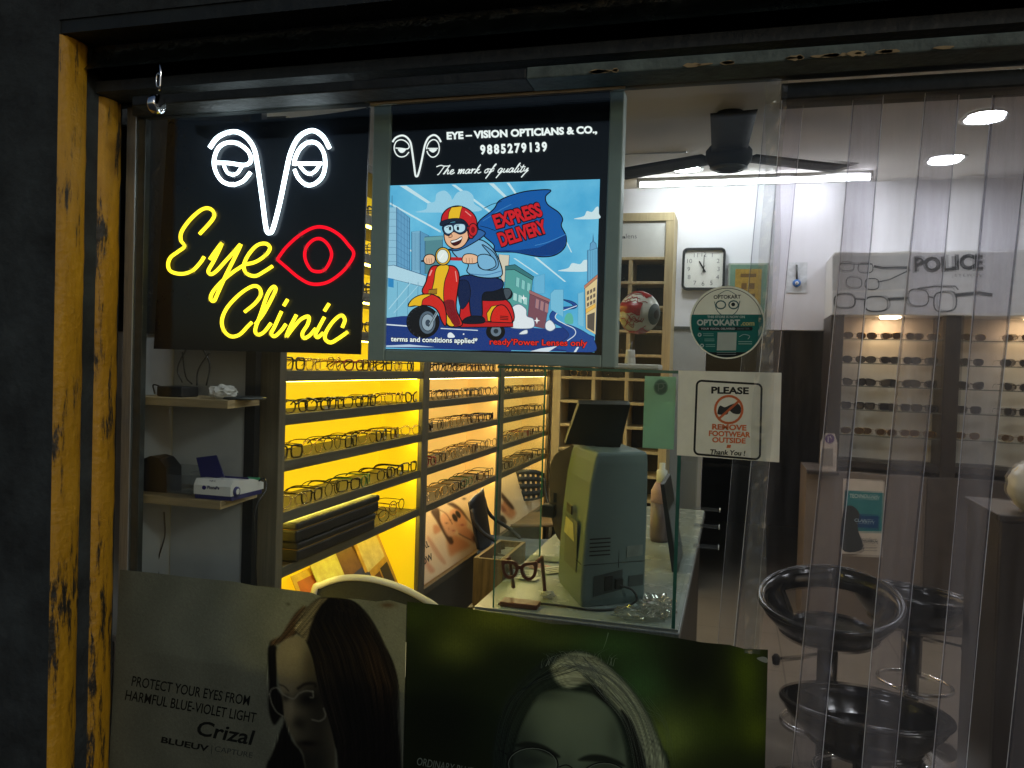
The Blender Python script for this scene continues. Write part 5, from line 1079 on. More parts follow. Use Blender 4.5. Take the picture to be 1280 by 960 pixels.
def hand(an, ln, wd, y):
    d = Vector((math.sin(an), 0, math.cos(an))); s_ = Vector((d.z, 0, -d.x)); c_ = Vector((cc.x, y, cc.z))
    MB().prism([c_ - d * .025 - s_ * wd, c_ + d * ln - s_ * wd * .7, c_ + d * ln + s_ * wd * .7, c_ - d * .025 + s_ * wd], (0, .002, 0), black_pl).build('hand', ck)
hand(R(-30), .06, .006, YB - .036); hand(R(1), .095, .003, YB - .0385); hand(R(200), .04, .0015, YB - .041)
gp = thing('framed_print', 'gold plaque in a green mounted picture frame behind the round sticker', 'picture', P(935, 405, 'y', YB - .02))
def fq(px0, py0, px1, py1, yy): q0, q1 = P(px0, py0, 'y', yy), P(px1, py1, 'y', yy); return q0.x, q1.z, q1.x, q0.z
x0, z0, x1, z1 = fq(911, 329, 958, 418, YB - .02)
MB().box((x0, YB - .022, z0), (x1, YB - .003, z1), solid('silver_green_frame', (.35, .40, .34), .4, .3)).build('frame', gp)
MB().box((x0 + .012, YB - .0245, z0 + .012), (x1 - .012, YB - .0225, z1 - .012), solid('green_mount', (.10, .19, .13), .6)).build('mount', gp)
g0 = MB().box((x0 + .045, YB - .027, z0 + .04), (x1 - .045, YB - .025, z1 - .04), solid('gold_foil', (.52, .33, .06), .35, .6, var=.3, scale=60)); g0.build('plaque', gp)
g1 = MB()
for (u0, u1, v0, v1) in ((.2, .8, .86, .92), (.25, .45, .66, .76), (.55, .75, .66, .76), (.25, .42, .5, .58), (.55, .78, .5, .58), (.3, .7, .3, .42)):
    w_, h_ = x1 - x0 - .09, z1 - z0 - .08; g1.box((x0 + .045 + w_ * u0, YB - .0285, z0 + .04 + h_ * v0), (x0 + .045 + w_ * u1, YB - .0272, z0 + .04 + h_ * v1), pr((96, 66, 18)))
g1.build('relief', gp)
x0, z0, x1, z1 = fq(984, 328, 1008, 366, YB - .006)
cm = thing('evil_eye_charm', 'small blue bead charm on a pale card hung on the white wall', 'charm', ((x0 + x1) / 2, YB - .01, z0))
MB().box((x0, YB - .005, z0), (x1, YB - .002, z1), pr((206, 210, 214))).build('card', cm)
b0 = P(996, 354, 'y', YB - .015); blue = solid('blue_bead', (.03, .14, .42), .15)
MB().lathe([(0, -.008), (.018, -.007), (.026, 0), (.018, .007), (0, .008)], blue, b0, 20, axis='y').lathe([(0, -.0095), (.011, -.0092), (.011, -.007), (0, -.007)], white_pl, b0, 16, axis='y').lathe([(0, -.011), (.005, -.0105), (.005, -.008), (0, -.008)], black_pl, b0, 12, axis='y').build('bead', cm)
MB().tube([b0 + Vector((0, 0, .025)), P(996, 331, 'y', YB - .012)], .006, alu_d, 6).build('cord', cm)

# ------------------------------------------------------------------ counter
CX0, CX1, CY0, CY1, CZ = -.706, -.118, .485, 2.45, .80
ct = thing('glass_counter', 'white topped shop counter with a green edged glass screen box', 'counter', (-.41, 1.4, 0))
lam = solid('white_laminate', (.30, .34, .32), .25, var=.05)
MB().box((CX0 + .03, CY0 + .03, 0), (CX1 - .02, CY1, CZ - .035), dark_wood).build('base', ct)
MB().box((CX0, CY0, CZ - .034), (CX1, CY1, CZ - .006), alu, .003).build('top_trim', ct)
MB().box((CX0 + .004, CY0 + .012, CZ - .0055), (CX1 - .004, CY1, CZ), lam).build('top', ct)
GX0, GX1, GY0, GZ = -.648, -.135, .505, 1.492
def pane(a0, b0, nm='glass_pane'):
    MB().box(a0, b0, glass_c).build(nm, ct)
pane((GX0, GY0, CZ + .001), (GX1 - .006, GY0 + .006, GZ)); pane((GX0, GY0 + .0065, CZ + .001), (GX0 + .006, 1.06, GZ)); pane((GX1 - .006, GY0 + .0065, CZ + .001), (GX1, 1.75, GZ))
pane((GX0 - .004, GY0 - .012, GZ + .001), (GX1 + .012, 1.08, GZ + .009), 'top_pane')
eg = MB(); eg.box((GX1 - .0055, GY0 - .004, CZ + .001), (GX1 + .004, GY0 + .006, GZ), glass_edge).box((GX0 - .004, GY0 - .0145, GZ + .001), (GX1 + .012, GY0 - .0125, GZ + .009), glass_edge).box((GX0 + .0, 1.061, CZ + .001), (GX0 + .006, 1.064, GZ), glass_edge).box((GX0 - .001, GY0 - .003, CZ + .001), (GX0 + .003, GY0 - .0005, GZ), glass_edge)
eg.box((GX1 + .0125, GY0 - .012, GZ + .001), (GX1 + .0145, 1.08, GZ + .009), glass_edge); eg.build('glass_edge', ct)
for k, (px, py) in enumerate(((858, 636), (856, 657), (850, 682))):
    yy = 1.15; q = P(px, py, 'y', yy); tg = MB().box((CX1 + .0005, yy, q.z - .002), (CX1 + .085, yy + .05, q.z + .002), acr_c).box((CX1 + .0845, yy, q.z - .004), (CX1 + .0875, yy + .05, q.z + .004), white_pl)
    tg.build('clear_tab', ct)
# pale green sheet on the glass
gs = fq(806, 470, 842, 562, GY0 - .006)
g_ = thing('green_sheet', 'translucent pale green sheet with a round mark stuck inside the counter glass', 'sheet', (gs[0], GY0, gs[1]))
MB().box((gs[0], GY0 - .0035, gs[1]), (gs[2], GY0 - .0012, gs[3]), solid('pale_green_film', (.62, .88, .72), .4, var=.06, trans=.6)).build('film', g_)
a = Art('y', GY0 - .004, -.0003, ('print', .3)); a.disc((826, 484), 9, 10, (150, 190, 168)); a.disc((826, 484), 7.5, 8.5, (112, 158, 138)); a.stroke([(823, 489), (823, 480), (828, 479), (830, 483), (827, 486), (823, 486)], 1.4, (160, 198, 178)); a.stroke([(820, 480), (833, 479)], 1, (160, 198, 178))
a.build('round_mark', g_)
# eye model on the top pane
ez = GZ + .0095; eb = P(788, 452, 'y', .75)
em = thing('eye_model', 'large eyeball model with red muscles on a white stand above the counter glass', 'eye model', (eb.x, .75, ez))
ebx = P(772, 450, 'y', .75).x; eb2 = P(826, 450, 'y', .75).x
MB().box((ebx, .68, ez), (eb2, .82, ez + .016), white_pl, .004).build('base', em)
sx_ = P(788, 440, 'y', .75).x
MB().lathe([(.017, 0), (.014, .04), (.013, .044), (0, .044)], white_pl, (sx_, .75, ez + .0155), 20).tube([(sx_, .75, ez + .058), (sx_ + .002, .75, ez + .085)], .004, alu).build('stem', em)
ec = P(799, 391, 'y', .75); er = .063
m, t, o = newmat('eyeball_paint'); tc = N(t, 'ShaderNodeTexCoord'); nz = N(t, 'ShaderNodeTexNoise', Scale=60.0, Detail=2.0)
p = N(t, 'ShaderNodeBsdfPrincipled', Roughness=.25); p.inputs['Base Color'].default_value = (.70, .69, .60, 1); t.links.new(p.outputs[0], o.inputs[0])
eyem = m
bm = bmesh.new(); bmesh.ops.create_uvsphere(bm, u_segments=40, v_segments=24, radius=er)
MB().add([v.co + ec for v in bm.verts], [[v.index for v in f.verts] for f in bm.faces], eyem, True).build('eyeball', em); bm.free()
ed_ = (Vector((1, -.55, -.12))).normalized(); up_ = Vector((0, 0, 1)); e1 = ed_.cross(up_).normalized(); e2_ = e1.cross(ed_)
def on_eye(th, ph, k=1.0): return ec + (ed_ * math.cos(th) + (e1 * math.cos(ph) + e2_ * math.sin(ph)) * math.sin(th)) * er * k
def cap_(mat, th0, th1, k, nm): MB().grid(lambda u, v: on_eye(th0 + (th1 - th0) * v, u * 2 * math.pi, k), 28, 4, mat).build(nm, em)
cap_(pr((70, 84, 84)), 0, R(30), 1.012, 'iris'); cap_(black_pl, 0, R(12), 1.02, 'pupil')
mus = solid('red_muscle', (.38, .02, .02), .3, var=.4, scale=60)
mm_ = MB()
for ph in (R(12), R(82), R(-78)):
    def ms_(u, v, ph=ph):
        th = R(52 + 95 * u); wv = (.30 - .10 * u) * (1 + .15 * math.sin(u * 20)); return on_eye(th, ph + (v - .5) * 2 * wv / max(.35, math.sin(th)), 1.02 + .03 * math.sin(v * math.pi))
    mm_.grid(ms_, 12, 6, mus)
mm_.build('muscle', em)
vv = MB()
for k in range(14):
    ph = random.uniform(R(-75), R(80)); th = R(random.uniform(36, 80)); pts = []
    for s_ in range(7): pts.append(on_eye(th, ph, 1.008)); th += R(7); ph += random.uniform(-.22, .22)
    vv.tube(catmull(pts, False, 3), .0011, mus, 5)
vv.build('vessel', em)
MB().lathe([(.013, -.02), (.017, 0), (.010, .012), (0, .016)], solid('pale_yellow_nerve', (.62, .50, .30), .4), ec - ed_ * er * 1.02, 16).build('nerve', em)

# refraction instrument seen from behind
z0 = CZ + .001
A_ = P(726, 760, 'z', z0); B_ = P(806, 752, 'z', z0); L_ = P(697, 726, 'z', z0); zt2 = P(760, 563, 'y', A_.y + .1).z
B_ = Vector((B_.x, B_.y, z0)); D_ = L_ + (B_ - A_)
ins = thing('refraction_instrument', 'grey bench eye testing instrument seen from behind on the counter', 'eye tester', ((A_ + D_) / 2))
def foot(s, dl, z): # quad with left side drawn in by dl
    return [Vector((v.x, v.y, z)) for v in (A_ , B_, D_, L_ + (D_ - L_) * 0)]
bm = bmesh.new()
lo = [A_, B_, D_, L_]; c_ = (A_ + B_ + D_ + L_) / 4
lev = [(z0 + .0, .97, 0), (z0 + .02, 1.0, 0), (z0 + .10, 1.0, 0), (z0 + (zt2 - z0) * .55, 1.0, .12), (z0 + (zt2 - z0) * .80, .99, .26), (z0 + (zt2 - z0) * .93, .98, .40), (zt2, .96, .52)]
for z_, k_, sh_ in lev:
    pts = []
    for v in lo:
        q = c_ + (v - c_) * k_; pts.append(Vector((q.x, q.y, z_)))
    pts[0] = pts[0].lerp(pts[1], sh_ * .35); pts[3] = pts[3].lerp(pts[2], sh_ * .35)
    for v in pts: bm.verts.new(v)
bm.verts.ensure_lookup_table()
for i in range(len(lev) - 1):
    for k in range(4): bm.faces.new([bm.verts[i * 4 + k], bm.verts[i * 4 + (k + 1) % 4], bm.verts[i * 4 + 4 + (k + 1) % 4], bm.verts[i * 4 + 4 + k]])
bm.faces.new([bm.verts[k] for k in range(4)][::-1]); bm.faces.new([bm.verts[len(lev) * 4 - 4 + k] for k in range(4)])
bmesh.ops.recalc_face_normals(bm, faces=bm.faces)
vert_e = [e for e in bm.edges if abs(e.verts[0].co.z - e.verts[1].co.z) > .004] + [e for e in bm.edges if e.verts[0].co.z > zt2 - .001 and e.verts[1].co.z > zt2 - .001]
bmesh.ops.bevel(bm, geom=vert_e, offset=.012, segments=3, affect='EDGES', profile=.5)
bm.verts.index_update()
MB().add([v.co.copy() for v in bm.verts], [[v.index for v in f.verts] for f in bm.faces], grey_case).build('housing', ins); bm.free()
ab = (B_ - A_).normalized(); al = (L_ - A_).normalized(); nb_ = Vector((ab.y, -ab.x, 0)); nl_ = Vector((-al.y, al.x, 0))
if nb_.y > 0: nb_ = -nb_
if nl_.x > 0: nl_ = -nl_
def on_back(u, z_, o_=.002): return A_ + (B_ - A_) * u + Vector((0, 0, z_)) + nb_ * o_
def on_side(u, z_, o_=.002): return A_ + (L_ - A_) * u + Vector((0, 0, z_)) + nl_ * o_
MB().prism([on_back(.18, .03), on_back(.62, .045), on_back(.62, .105), on_back(.18, .09)], nb_ * .001, solid('socket_plate', (.05, .06, .06), .5)).build('socket_plate', ins)
MB().prism([on_back(.34, .045, .0035), on_back(.46, .047, .0035), on_back(.46, .09, .0035), on_back(.34, .088, .0035)], nb_ * .003, black_pl).prism([on_back(.5, .05, .0035), on_back(.6, .052, .0035), on_back(.6, .08, .0035), on_back(.5, .078, .0035)], nb_ * .012, black_pl).build('socket', ins)
MB().tube(catmull([on_back(.55, .06, .016), on_back(.7, .05, .03), on_back(.75, .02, .04), on_back(.5, .005, .045), on_back(.1, .004, .04), Vector((A_.x - .1, A_.y - .012, z0 + .004)), Vector((-.64, .53, z0 + .004))], False, 6), .0035, black_pl).build('power_lead', ins)
MB().prism([on_side(.2, .09), on_side(.7, .09), on_side(.7, .24), on_side(.2, .24)], nl_ * .0008, solid('grey_case_panel', (.10, .12, .12), .5)).build('side_panel', ins)
MB().prism([on_side(.3, .175, .0035), on_side(.72, .18, .0035), on_side(.66, .232, .0035), on_side(.36, .228, .0035)], nl_ * .0008, pr((196, 190, 140))).build('note', ins)
MB().prism([on_side(.42, .25), on_side(.62, .252), on_side(.62, .278), on_side(.42, .276)], nl_ * .004, black_pl).build('latch', ins)
for k in range(2): MB().lathe([(0, -.001), (.005, -.001), (.005, .002), (0, .002)], black_pl, on_back(.62 + .18 * k, zt2 - z0 - .03, -.012), 12, axis='y').build('screw', ins)
sl_ = MB(); sl_.tube([on_back(.56, .11, .0005), on_back(.56, zt2 - z0 - .05, -.008)], .0012, black_pl, 5); sl_.build('seam', ins)
# brown front half and chin part
yb_ = L_.y + .035
MB().prism(catmull([P(x_, y_, 'y', yb_) for x_, y_ in ((703, 563), (724, 562), (728, 640), (722, 680), (700, 676), (691, 655), (688, 630), (687, 590), (692, 571))], True, 4), (.0, .10, 0), brown_pl).build('front_cover', ins)
MB().prism([P(x_, y_, 'y', yb_ - .001) for x_, y_ in ((692, 616), (696, 616), (696, 628), (692, 628))], (0, -.002, 0), black_pl).build('vent', ins)
kx = P(686, 638, 'y', L_.y + .02); MB().box((kx.x - .022, L_.y + .005, kx.z - .022), (kx.x + .022, L_.y + .05, kx.z + .02), black_pl, .005).build('sensor', ins)
zq = P(720, 563, 'y', c_.y).z
mq = [P(724, 505, 'y', c_.y - .05), P(788, 506, 'y', c_.y - .05), P(775, 563, 'y', c_.y + .0), P(706, 563, 'y', c_.y + .0)]
for v in mq[2:]: v.z = max(v.z, zt2 + .002)
MB().prism(mq, (-.012, .045, .01), black_pl).build('screen', ins)
MB().tube([on_back(.02, .125, .0004), on_back(.98, .125, .0004)], .0011, black_pl, 5).tube([on_side(.04, .125, .0004), on_side(.96, .125, .0004)], .0011, black_pl, 5).build('seam', ins)
MB().prism([on_back(.68, .14), on_back(.93, .142), on_back(.93, .175), on_back(.68, .173)], nb_ * .0006, pr((128, 134, 130))).build('rating_plate', ins)
for k in range(5): MB().prism([on_back(.1, .15 + .012 * k, .0008), on_back(.42, .15 + .012 * k, .0008), on_back(.42, .154 + .012 * k, .0008), on_back(.1, .154 + .012 * k, .0008)], nb_ * .0006, black_pl).build('vent_slot', ins)
MB().prism([on_back(.72, .05), on_back(.95, .052), on_back(.95, .085), on_back(.72, .083)], nb_ * .001, solid('socket_plate', (.05, .06, .06), .5)).build('port_plate', ins)
MB().box((c_.x - .03, c_.y + .0, zt2 - .004), (c_.x + .03, c_.y + .05, zt2 + .02), black_pl, .004).build('screen_foot', ins)

# red brown display spectacles on a small plinth
def Q(x_, y_, yy=.535): return P(590 + .2347 * x_, 540 + .2347 * y_, 'y', yy)
ds = thing('display_spectacles', 'oversized red brown cat eye display spectacles at the front of the counter', 'display spectacles', (Q(255, 790).x, .55, z0))
rb = solid('red_brown_acetate', (.15, .035, .022), .3, var=.25, scale=20)
zb_ = z0 + .0; bw_ = Q(155, 800), Q(355, 800)
MB().box((bw_[0].x, .522, zb_), (bw_[1].x, .575, zb_ + .014), rb, .003).build('plinth', ds)
fo = MB()
def ringp(outer, inner):
    n = len(outer); vs = outer + inner + [v + Vector((0, .012, 0)) for v in outer + inner]
    fs = [[i, (i + 1) % n, n + (i + 1) % n, n + i] for i in range(n)] + [[2 * n + i, 2 * n + (i + 1) % n, 3 * n + (i + 1) % n, 3 * n + i] for i in range(n)] + [[i, (i + 1) % n, 2 * n + (i + 1) % n, 2 * n + i] for i in range(n)] + [[n + i, n + (i + 1) % n, 3 * n + (i + 1) % n, 3 * n + i] for i in range(n)]
    fo.add(vs, fs, rb)
def lns(cx_, cy_, s_, flip):
    o_ = [(-46, -40), (-20, -42), (20, -38), (40, -20), (42, 10), (28, 42), (0, 56), (-26, 46), (-40, 18)]; i_ = [(-28, -22), (-10, -26), (14, -22), (27, -8), (27, 12), (17, 32), (0, 40), (-18, 32), (-28, 10)]
    if flip: o_ = [(-x_, y_) for x_, y_ in o_]; i_ = [(-x_, y_) for x_, y_ in i_]
    C_ = lambda L: [Q(cx_ + p_.x * s_, cy_ + p_.y * s_) for p_ in catmull([Vector(q_) for q_ in L], True, 4)]
    ringp(C_(o_), C_(i_)); return C_(i_)
i1 = lns(203, 728, 1.0, False); i2 = lns(300, 736, 1.0, True)
fo.prism([Q(236, 712), Q(262, 714), Q(262, 732), Q(236, 732)], (0, .012, 0), rb); fo.build('front_frame', ds)
for i_ in (i1, i2): MB().prism([v + Vector((0, .005, 0)) for v in i_], (0, .001, 0), lens_m).build('lens', ds)
for s_, px_ in ((1, 166), (-1, 342)):
    q = Q(px_, 695); MB().tube([q + Vector((0, .008, 0)), q + Vector((0, .07, .0)), Vector((q.x, .66, z0 + .02))], .006, rb, 6).build('temple', ds)
# crumpled clear bag, papers, leaning frame, bottle
wrap = glassy('crumpled_wrap', (.86, .87, .84), .1, haze=.22, hazecol=(.75, .76, .7), refl=2.5)
q = P(790, 765, 'z', CZ + .02); tag(crumple((-.185, .62, CZ + .024), .045, .075, .022, wrap, 9, 4, .6).build('plastic_wrap'), 'crumpled clear plastic wrap in the glass corner of the counter', 'wrapping')
q = P(775, 772, 'z', CZ + .01); tag(crumple((-.262, .545, CZ + .017), .045, .03, .016, wrap, 12, 3, .6).build('plastic_wrap'), 'smaller crumpled clear wrap below the socket of the grey instrument', 'wrapping')
q = P(683, 746, 'z', CZ + .01); tag(crumple((q.x, q.y + .02, CZ + .012), .022, .018, .011, paper, 14).build('tissue'), 'crumpled tissue beside the red brown display spectacles', 'tissue')
for k, (px, py, rz_, c_p, wd, lbl) in enumerate([(650, 716, .3, (196, 196, 180), .12, 'pale leaflet lying left of the other leaflets on the counter'), (672, 708, -.5, (190, 120, 110), .10, 'pinkish leaflet lying among papers on the counter'), (694, 712, .8, (205, 208, 200), .11, 'white slip lying against the grey instrument'), (680, 698, .1, (90, 110, 70), .11, 'dark green leaflet lying behind the other papers'), (660, 722, -.2, (214, 214, 205), .07, 'small white slip in front of the other counter papers')]):
    q = P(px, py, 'z', CZ + .002 + .001 * k); d1 = Vector((math.cos(rz_), math.sin(rz_), 0)); d2 = Vector((-d1.y, d1.x, 0))
    lf = MB().prism([q - d1 * wd / 2 - d2 * wd * .35, q + d1 * wd / 2 - d2 * wd * .35, q + d1 * wd / 2 + d2 * wd * .35, q - d1 * wd / 2 + d2 * wd * .35], (0, 0, .0006), pr(c_p))
    for s_ in range(3): lf.prism([q + d1 * (-.35 * wd) + d2 * wd * (.2 - .18 * s_) + Vector((0, 0, .0008)), q + d1 * (.25 * wd) + d2 * wd * (.2 - .18 * s_) + Vector((0, 0, .0008)), q + d1 * (.25 * wd) + d2 * wd * (.13 - .18 * s_) + Vector((0, 0, .0008)), q + d1 * (-.35 * wd) + d2 * wd * (.13 - .18 * s_) + Vector((0, 0, .0008))], (0, 0, .0003), pr((90, 90, 92)))
    tag(lf.build('leaflet'), lbl, 'leaflet', 'papers lying on the counter')
yy = 1.12; f_a, f_b = P(822, 605, 'y', yy), P(838, 722, 'y', yy - .02)
fr_ = thing('leaning_frame', 'dark frame leaning edge on behind the grey instrument', 'frame', (f_b.x, yy, CZ))
MB().prism([Vector((-.235, yy, f_a.z)), Vector((-.222, yy, f_a.z)), Vector((-.165, yy, CZ + .001)), Vector((-.185, yy, CZ + .001))], (0, .3, 0), black_pl).build('panel', fr_)
MB().prism([Vector((-.2215, yy + .02, f_a.z - .015)), Vector((-.2205, yy + .02, f_a.z - .015)), Vector((-.1655, yy + .02, CZ + .02)), Vector((-.167, yy + .02, CZ + .02))], (0, .26, 0), pr((120, 124, 128))).build('glazing', fr_)
bq = P(826, 640, 'y', 1.62)
bt = thing('pump_bottle', 'pink and white bottle standing behind the leaning frame', 'bottle', (bq.x, 1.62, CZ))
hz = P(826, 603, 'y', 1.62).z - CZ
MB().lathe([(0, 0), (.038, 0), (.042, .02), (.042, hz * .66), (0, hz * .66)], solid('mauve_plastic', (.10, .075, .09), .4), (bq.x, 1.62, CZ + .001), 20).build('body', bt)
MB().lathe([(.0425, hz * .661), (.0425, hz * .85), (.025, hz), (0, hz)], solid('pink_plastic', (.42, .27, .31), .4), (bq.x, 1.62, CZ + .001), 20).build('shoulder', bt)
MB().lathe([(.022, 0), (.022, .05), (.012, .055), (.012, .08), (0, .08)], white_pl, (bq.x, 1.62, CZ + hz), 16).build('cap', bt)
# wooden tray box on a little side table
tz = .86; t0 = P(592, 697, 'z', tz); t1 = P(620, 676, 'z', tz)
tx0, tx1, ty0, ty1 = t0.x, max(t0.x + .1, CX0 - .006), t0.y, t0.y + .30
print('TRAY', t0, t1)
tb_ = thing('side_table', 'dark side table between the racks and the counter', 'table', ((tx0 + tx1) / 2, ty0 + .2, 0))
MB().box((tx0 - .01, ty0 - .02, .67), (tx1 + .005, ty0 + .45, .70), dark_wood, .003).build('tabletop', tb_)
for sx in (tx0 + .01, tx1 - .025):
    for sy in (ty0, ty0 + .41): MB().box((sx, sy, 0), (sx + .025, sy + .025, .6695), dark_wood).build('leg', tb_)
wb = thing('wooden_box', 'open wooden box of papers left of the counter', 'box', ((tx0 + tx1) / 2, ty0 + .17, .701))
box_wood = solid('aged_box_wood', (.19, .12, .05), .6, var=.5, scale=14, stretch=(6, 6, .5)); bm_ = MB(); th = .012
bm_.box((tx0, ty0, .701), (tx1, ty0 + th, tz), box_wood).box((tx0, ty1 - th, .701), (tx1, ty1, tz), box_wood).box((tx0, ty0 + th, .701), (tx0 + th, ty1 - th, tz), box_wood).box((tx1 - th, ty0 + th, .701), (tx1, ty1 - th, tz), box_wood).box((tx0 + th, ty0 + th, .701), (tx1 - th, ty1 - th, .712), box_wood)
bm_.build('box_shell', wb)
for k in range(5):
    y_ = ty0 + .04 + .05 * k; tag(MB().prism([(tx0 + .02 + .006 * k, y_, .713), (tx1 - .02, y_ + .01, .713), (tx1 - .025, y_ + .05, tz - .012 - .01 * (k % 3)), (tx0 + .03, y_ + .035, tz - .02)], (0, .003, 0), [paper, pr((200, 198, 186)), pr((120, 116, 108))][k % 3]).build('filed_paper'), 'paper filed upright in the open wooden box', 'paper', 'papers in the wooden box')

# ------------------------------------------------------------------ chairs
def legs(t_, pts, zt_, r_, mat, splay=.03):
    c0 = sum((Vector(p_) for p_ in pts), Vector()) / len(pts)
    for p_ in pts:
        p_ = Vector(p_); d = (p_ - c0).normalized() * splay
        MB().tube([(p_.x, p_.y, zt_), (p_.x + d.x, p_.y + d.y, 0.001)], r_, mat).build('leg', t_)
# white chair close to the window
wc = P(470, 728, 'y', .62)
wch = thing('white_chair', 'white rimmed chair with dark back standing close to the window', 'chair', (wc.x, .75, 0))
arch = [P(392, 742, 'y', .58), P(402, 731, 'y', .59), P(430, 722.5, 'y', .60), P(465, 724, 'y', .62), P(500, 734, 'y', .64), P(528, 748, 'y', .65), P(548, 762, 'y', .66), P(562, 790, 'y', .67)]
arch = [arch[0] + Vector((-.015, 0, -.2))] + arch + [arch[-1] + Vector((.005, 0, -.15))]
ap = catmull(arch, False, 6)
MB().tube(ap, .011, white_pl, 10, flat=.7).build('back_rim', wch)
MB().prism([v + Vector((0, .004, -.002)) for v in ap], (0, .006, 0), solid('grey_mesh_fabric', (.045, .052, .052), .8, var=.2, scale=200)).build('backrest', wch)
zse = .46; xs_ = (min(v.x for v in ap), max(v.x for v in ap))
MB().box((xs_[0] + .02, .66, zse - .03), (xs_[1] - .02, 1.06, zse), white_pl, .014).build('seat', wch)
legs(wch, [(xs_[0] + .05, .70, 0), (xs_[1] - .05, .70, 0), (xs_[0] + .05, 1.02, 0), (xs_[1] - .05, 1.02, 0)], zse - .031, .014, white_pl)
for x_ in (xs_[0] + .03, xs_[1] - .03): MB().tube([(x_, .672, zse - .01), (x_, .645, zse + .08), (x_ + (.0 if x_ < wc.x else .01), .645, .66)], .012, white_pl).build('back_post', wch)
# black chair with blue seat, seen from the side
def black_chair(lbl, loc, rz, seatmat, holes, seat_z=.52, top=.84):
    t_ = thing('folding_chair', lbl, 'chair', (0, 0, 0), None)
    if True:
        def sf(u, v): x_ = -.2 + .4 * u; y_ = -.2 + .4 * v; return Vector((x_, y_, seat_z - .012 * math.sin(v * math.pi) - .008 * math.sin(u * math.pi)))
        s_ = MB().grid(sf, 8, 8, seatmat).build('seat', t_); md = s_.modifiers.new('s', 'SOLIDIFY'); md.thickness = .03 if not holes else .016
        zb0 = seat_z + (.07 if holes else -.02)
        def bf(u, v): x_ = -.19 + .38 * u; rd = abs(u - .5) * 2; z_ = zb0 + (top - zb0) * v - .03 * rd ** 4 * (v - .5) * 2; return Vector((x_, .205 + .05 * v - .03 * (1 - rd * rd), z_))
        b_ = MB().grid(bf, 21, 13, black_pl, skip=(lambda i, j: i % 2 == 1 and j % 3 == 1 and 1 < i < 20) if holes else None).build('backrest', t_); md = b_.modifiers.new('s', 'SOLIDIFY'); md.thickness = .012
        for s2 in (-1, 1):
            MB().tube(catmull([(s2 * .19, -.21, .001), (s2 * .19, .0, seat_z - .06), (s2 * .188, .19, seat_z + .1), (s2 * .186, .235, top - .06)], False, 5), .010, black_pl).build('leg', t_)
            MB().tube([(s2 * .175, .24, .001), (s2 * .175, -.08, seat_z - .05)], .010, black_pl).build('leg', t_)
    t_.location = loc; t_.rotation_euler = (0, 0, rz); return t_
qa = P(632, 690, 'y', 2.2); black_chair('black chair with a blue cushioned seat seen side on, facing the counter', (P(599, 680, 'y', 2.2).x + .23, 2.2, 0), R(99), solid('blue_cushion', (.05, .085, .15), .85, var=.2), False, .60, .86)
qb = P(657, 640, 'y', 3.15); black_chair('black chair with a perforated back and wooden seat beside the far bay', (qb.x, 3.12, 0), R(28), solid('brown_seat_board', (.22, .14, .06), .5), True, .56, .83)

# ------------------------------------------------------------------ sunglasses cabinet on the right
YF = 3.46
def X(px, py=480, yy=YF): return P(px, py, 'y', yy).x
def Zp(px, py, yy=YF): return P(px, py, 'y', yy).z
sg = thing('sunglasses_cabinet', 'tall wall cabinet of sunglasses with two lit bays and picture boards on top', 'cabinet', (1.1, 3.6, 0))
cream = solid('cream_board', (.62, .55, .47), .5, var=.04); beige = solid('beige_laminate', (.20, .165, .14), .5, var=.06)
xa, xb, xc, xd = X(1052), X(1176), X(1199), XR - .08
zt_, zb_, zbt = Zp(1100, 394), Zp(1100, 578), Zp(1100, 592)
MB().box((X(1036), YF + .01, zbt), (xa, YB - .004, zt_), dark_wood).build('side_panel', sg); MB().box((xb, YF + .006, zbt), (xc, YB - .004, zt_), dark_wood).build('divider', sg); MB().box((xd, YF + .01, zbt), (XR - .004, YB - .004, zt_), dark_wood).build('side_panel', sg)
for (l_, r_) in ((xa, xb), (xc, xd)):
    MB().box((l_ + .001, YB - .2, zb_), (r_ - .001, YB - .19, zt_ - .001), cream).build('back_panel', sg)
    MB().box((l_ + .001, YF + .012, zb_ - .04), (r_ - .001, YB - .19, zb_ - .001), dark_wood).build('floor_board', sg)
    for k, py in enumerate((423.5, 454, 483, 513, 545)):
        MB().box((l_ + .002, YF + .03, Zp(1100, py) - .006), (r_ - .002, YB - .201, Zp(1100, py)), glass_c).box((l_ + .002, YF + .027, Zp(1100, py) - .006), (r_ - .002, YF + .0295, Zp(1100, py)), solid('dark_glass_edge', (.10, .10, .08), .3)).build('glass_shelf', sg)
    cx_ = (l_ + r_) / 2
    MB().lathe([(0, 0), (.05, 0), (.055, .006), (0, .006)], emit((1, .72, .42), 42, 'warm_spot'), (cx_, YF + .12, zt_ - .012), 20).build('spot_lamp', sg)
MB().box((X(1012), YF, .0), (X(1160), YB - .004, zbt - .001), beige, .003).build('base_unit', sg); MB().box((X(1160) + .002, YF + .004, .0), (XR - .004, YB - .004, zbt - .001), solid('brown_grey_laminate', (.075, .06, .05), .5), .003).build('base_unit', sg)
MB().box((X(1036), YF - .01, zt_), (XR - .004, YB - .004, Zp(1100, 316)), white_pl, .002).build('header_box', sg)
a = Art('y', YF - .0105, -.0004, ('print', 0)); G_ = (70, 76, 82)
a.poly([(1040, 320), (1134, 319), (1133, 362), (1040, 364)], (196, 198, 198)); a.poly([(1040, 366), (1134, 364), (1132, 393), (1040, 394)], (206, 208, 208)); a.poly([(1136, 319), (1300, 314), (1300, 392), (1134, 393)], (205, 206, 208))
C7 = lambda L: [(1000 + .3125 * x, 300 + .3125 * y) for x, y in L]
